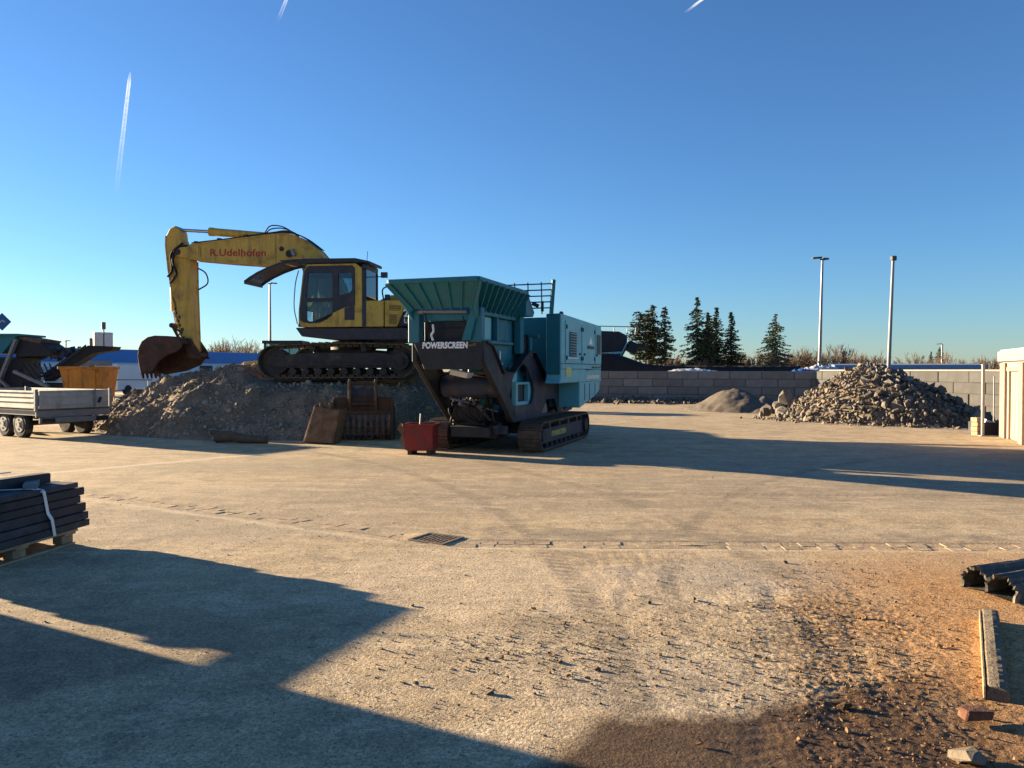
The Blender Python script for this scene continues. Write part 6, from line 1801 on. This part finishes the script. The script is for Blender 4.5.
def bare_shrub(seed, H):
    rs = np.random.RandomState(seed)
    b = MB(); tw = MB()
    def grow(p, d, L, r, lev):
        q = p + d * L
        tgt = b if lev == 0 else tw
        tgt.tube([p, p.lerp(q, .5) + Vector(rs.normal(size=3)) * L * .05, q], [r, r * .8, r * .55], 3, False)
        if lev >= 3: return
        for k in range(3 if lev < 2 else 4):
            f = rs.uniform(0.35, 1.0)
            nd_ = (d + Vector((rs.normal() * .38, rs.normal() * .38, rs.uniform(.05, .35)))).normalized()
            grow(p.lerp(q, f), nd_, L * rs.uniform(.5, .78), max(r * .55, 0.020), lev + 1)
    for k in range(9):
        a = rs.rand() * 6.28; rr = rs.rand() * H * .18
        d = Vector((math.cos(a) * .22, math.sin(a) * .22, 1)).normalized()
        grow(Vector((math.cos(a) * rr, math.sin(a) * rr, 0)), d, H * rs.uniform(.34, .48), H * .008 + .008, 0)
    root = bpy.data.objects.new('bare_tree', None); C.objects.link(root)
    b.build('trunk', 'twigs', root); tw.build('crown', 'twigs', root)
    return root
SH = [bare_shrub(60 + i, 4.0 + 0.3 * i) for i in range(5)]
usedsh = set()
def shrub(i, x, y, s, label):
    src = SH[i % 5]
    o = src if i % 5 not in usedsh else copy_tree(src)
    usedsh.add(i % 5)
    o.location = (x, y, 0); o.rotation_euler = (0, 0, random.uniform(0, 6.28)); o.scale = (s, s, s)
    tag(o, label, 'tree', 'leafless trees along the skyline')
rs = np.random.RandomState(77)
px = 664
k = 0
while px < 1004:
    d = rs.uniform(104, 132)
    topy = 352 + rs.uniform(-5, 5) - (4 if 800 < px < 850 else 0) + (4 if px > 880 else 0) + (3 if px < 735 else 0)
    if 690 < px < 722: topy = 358
    H_ = 1.65 + (370 - topy) / 770 * d
    where = 'under the conifers' if px < 735 else ('between the middle group and the lone spruce' if px < 765 else ('near the lone spruce' if px < 812 else ('right of the tall lamp post' if px < 888 else 'right of the pale mast')))
    shrub(k, (px - 512) / 770 * d, d, H_ * 1.15 / (4.3 + 0.3 * (k % 5)), 'brown leafless tree on the skyline ' + where)
    px += rs.uniform(4.0, 8.0) if px < 880 else rs.uniform(7, 15)
    k += 1
px = 200
while px < 262:
    d = rs.uniform(112, 130)
    topy = 345 + rs.uniform(-5, 5) - (4 if px > 215 else 0)
    H_ = 1.65 + (370 - topy) / 770 * d
    shrub(k, (px - 512) / 770 * d, d, H_ * 1.15 / (4.3 + 0.3 * (k % 5)), 'grey leafless tree on the skyline below the excavator boom')
    px += rs.uniform(4.5, 7.5)
    k += 1

# ------------------------------------------------------------------ contrails, high and far off
def contrail(p_head, p_tail, w0, w1, label, seed):
    m = MATS.get('vapour')
    if m is None:
        m = bpy.data.materials.new('vapour'); m.use_nodes = True
        nt = m.node_tree; nt.nodes.remove(nt.nodes['Principled BSDF'])
        out = nt.nodes['Material Output']
        tr = nd(nt, 'ShaderNodeBsdfTransparent'); df = nd(nt, 'ShaderNodeBsdfTranslucent'); df.inputs[0].default_value = (1, 1, 1, 1)
        d2 = nd(nt, 'ShaderNodeBsdfDiffuse'); d2.inputs[0].default_value = (1, 1, 1, 1)
        ad = nd(nt, 'ShaderNodeAddShader'); nt.links.new(df.outputs[0], ad.inputs[0]); nt.links.new(d2.outputs[0], ad.inputs[1])
        at = nd(nt, 'ShaderNodeAttribute', attribute_name='fade')
        lw = nd(nt, 'ShaderNodeLayerWeight'); lw.inputs[0].default_value = 0.5
        edge = mth(nt, 'SUBTRACT', 1.0, lw.outputs['Facing'])
        tc = nd(nt, 'ShaderNodeTexCoord').outputs['Object']
        nz = ramp(nt, noise(nt, tc, 0.004, 4, 0.6), 0.3, 0.7, (.4, .4, .4, 1), (1, 1, 1, 1))
        k = mth(nt, 'MULTIPLY', mth(nt, 'MULTIPLY', edge, at.outputs['Fac']), nz, clamp=True)
        mx = nd(nt, 'ShaderNodeMixShader')
        nt.links.new(k, mx.inputs[0]); nt.links.new(tr.outputs[0], mx.inputs[1]); nt.links.new(ad.outputs[0], mx.inputs[2])
        nt.links.new(mx.outputs[0], out.inputs[0])
        MATS['vapour'] = m
    b = MB(); A_, B_ = Vector(p_head), Vector(p_tail)
    N = 24
    b.tube([A_.lerp(B_, i / N) for i in range(N + 1)], [w0 + (w1 - w0) * min(1, (i / N) * 1.5) + (0 if i else -w0 * .7) for i in range(N + 1)], 14, False)
    o = b.build('contrail', m)
    at = o.data.attributes.new('fade', 'FLOAT', 'POINT')
    vals = []
    for i in range(N + 1):
        f = i / N
        vals += [0.75 * (1 - f) ** 1.3 * min(1, f * 12 + .3)] * 14
    at.data.foreach_set('value', vals)
    return tag(o, label, 'contrail', 'contrails in the sky')
def dirp(px, py, alt):
    d = Vector(((px - 512) / 770, 1.0, (370 - py) / 770))
    return d * (alt / d.z)
contrail(dirp(133, 74, 9000), dirp(117, 200, 9000), 50, 105, 'long fading contrail high at the upper left', 1)
contrail(dirp(296, -16, 9000), dirp(279, 26, 9000), 28, 45, 'short contrail at the top edge above the excavator boom', 2)
contrail(dirp(712, -6, 9000), dirp(683, 16, 9000), 30, 34, 'short contrail at the top edge right of centre', 3)
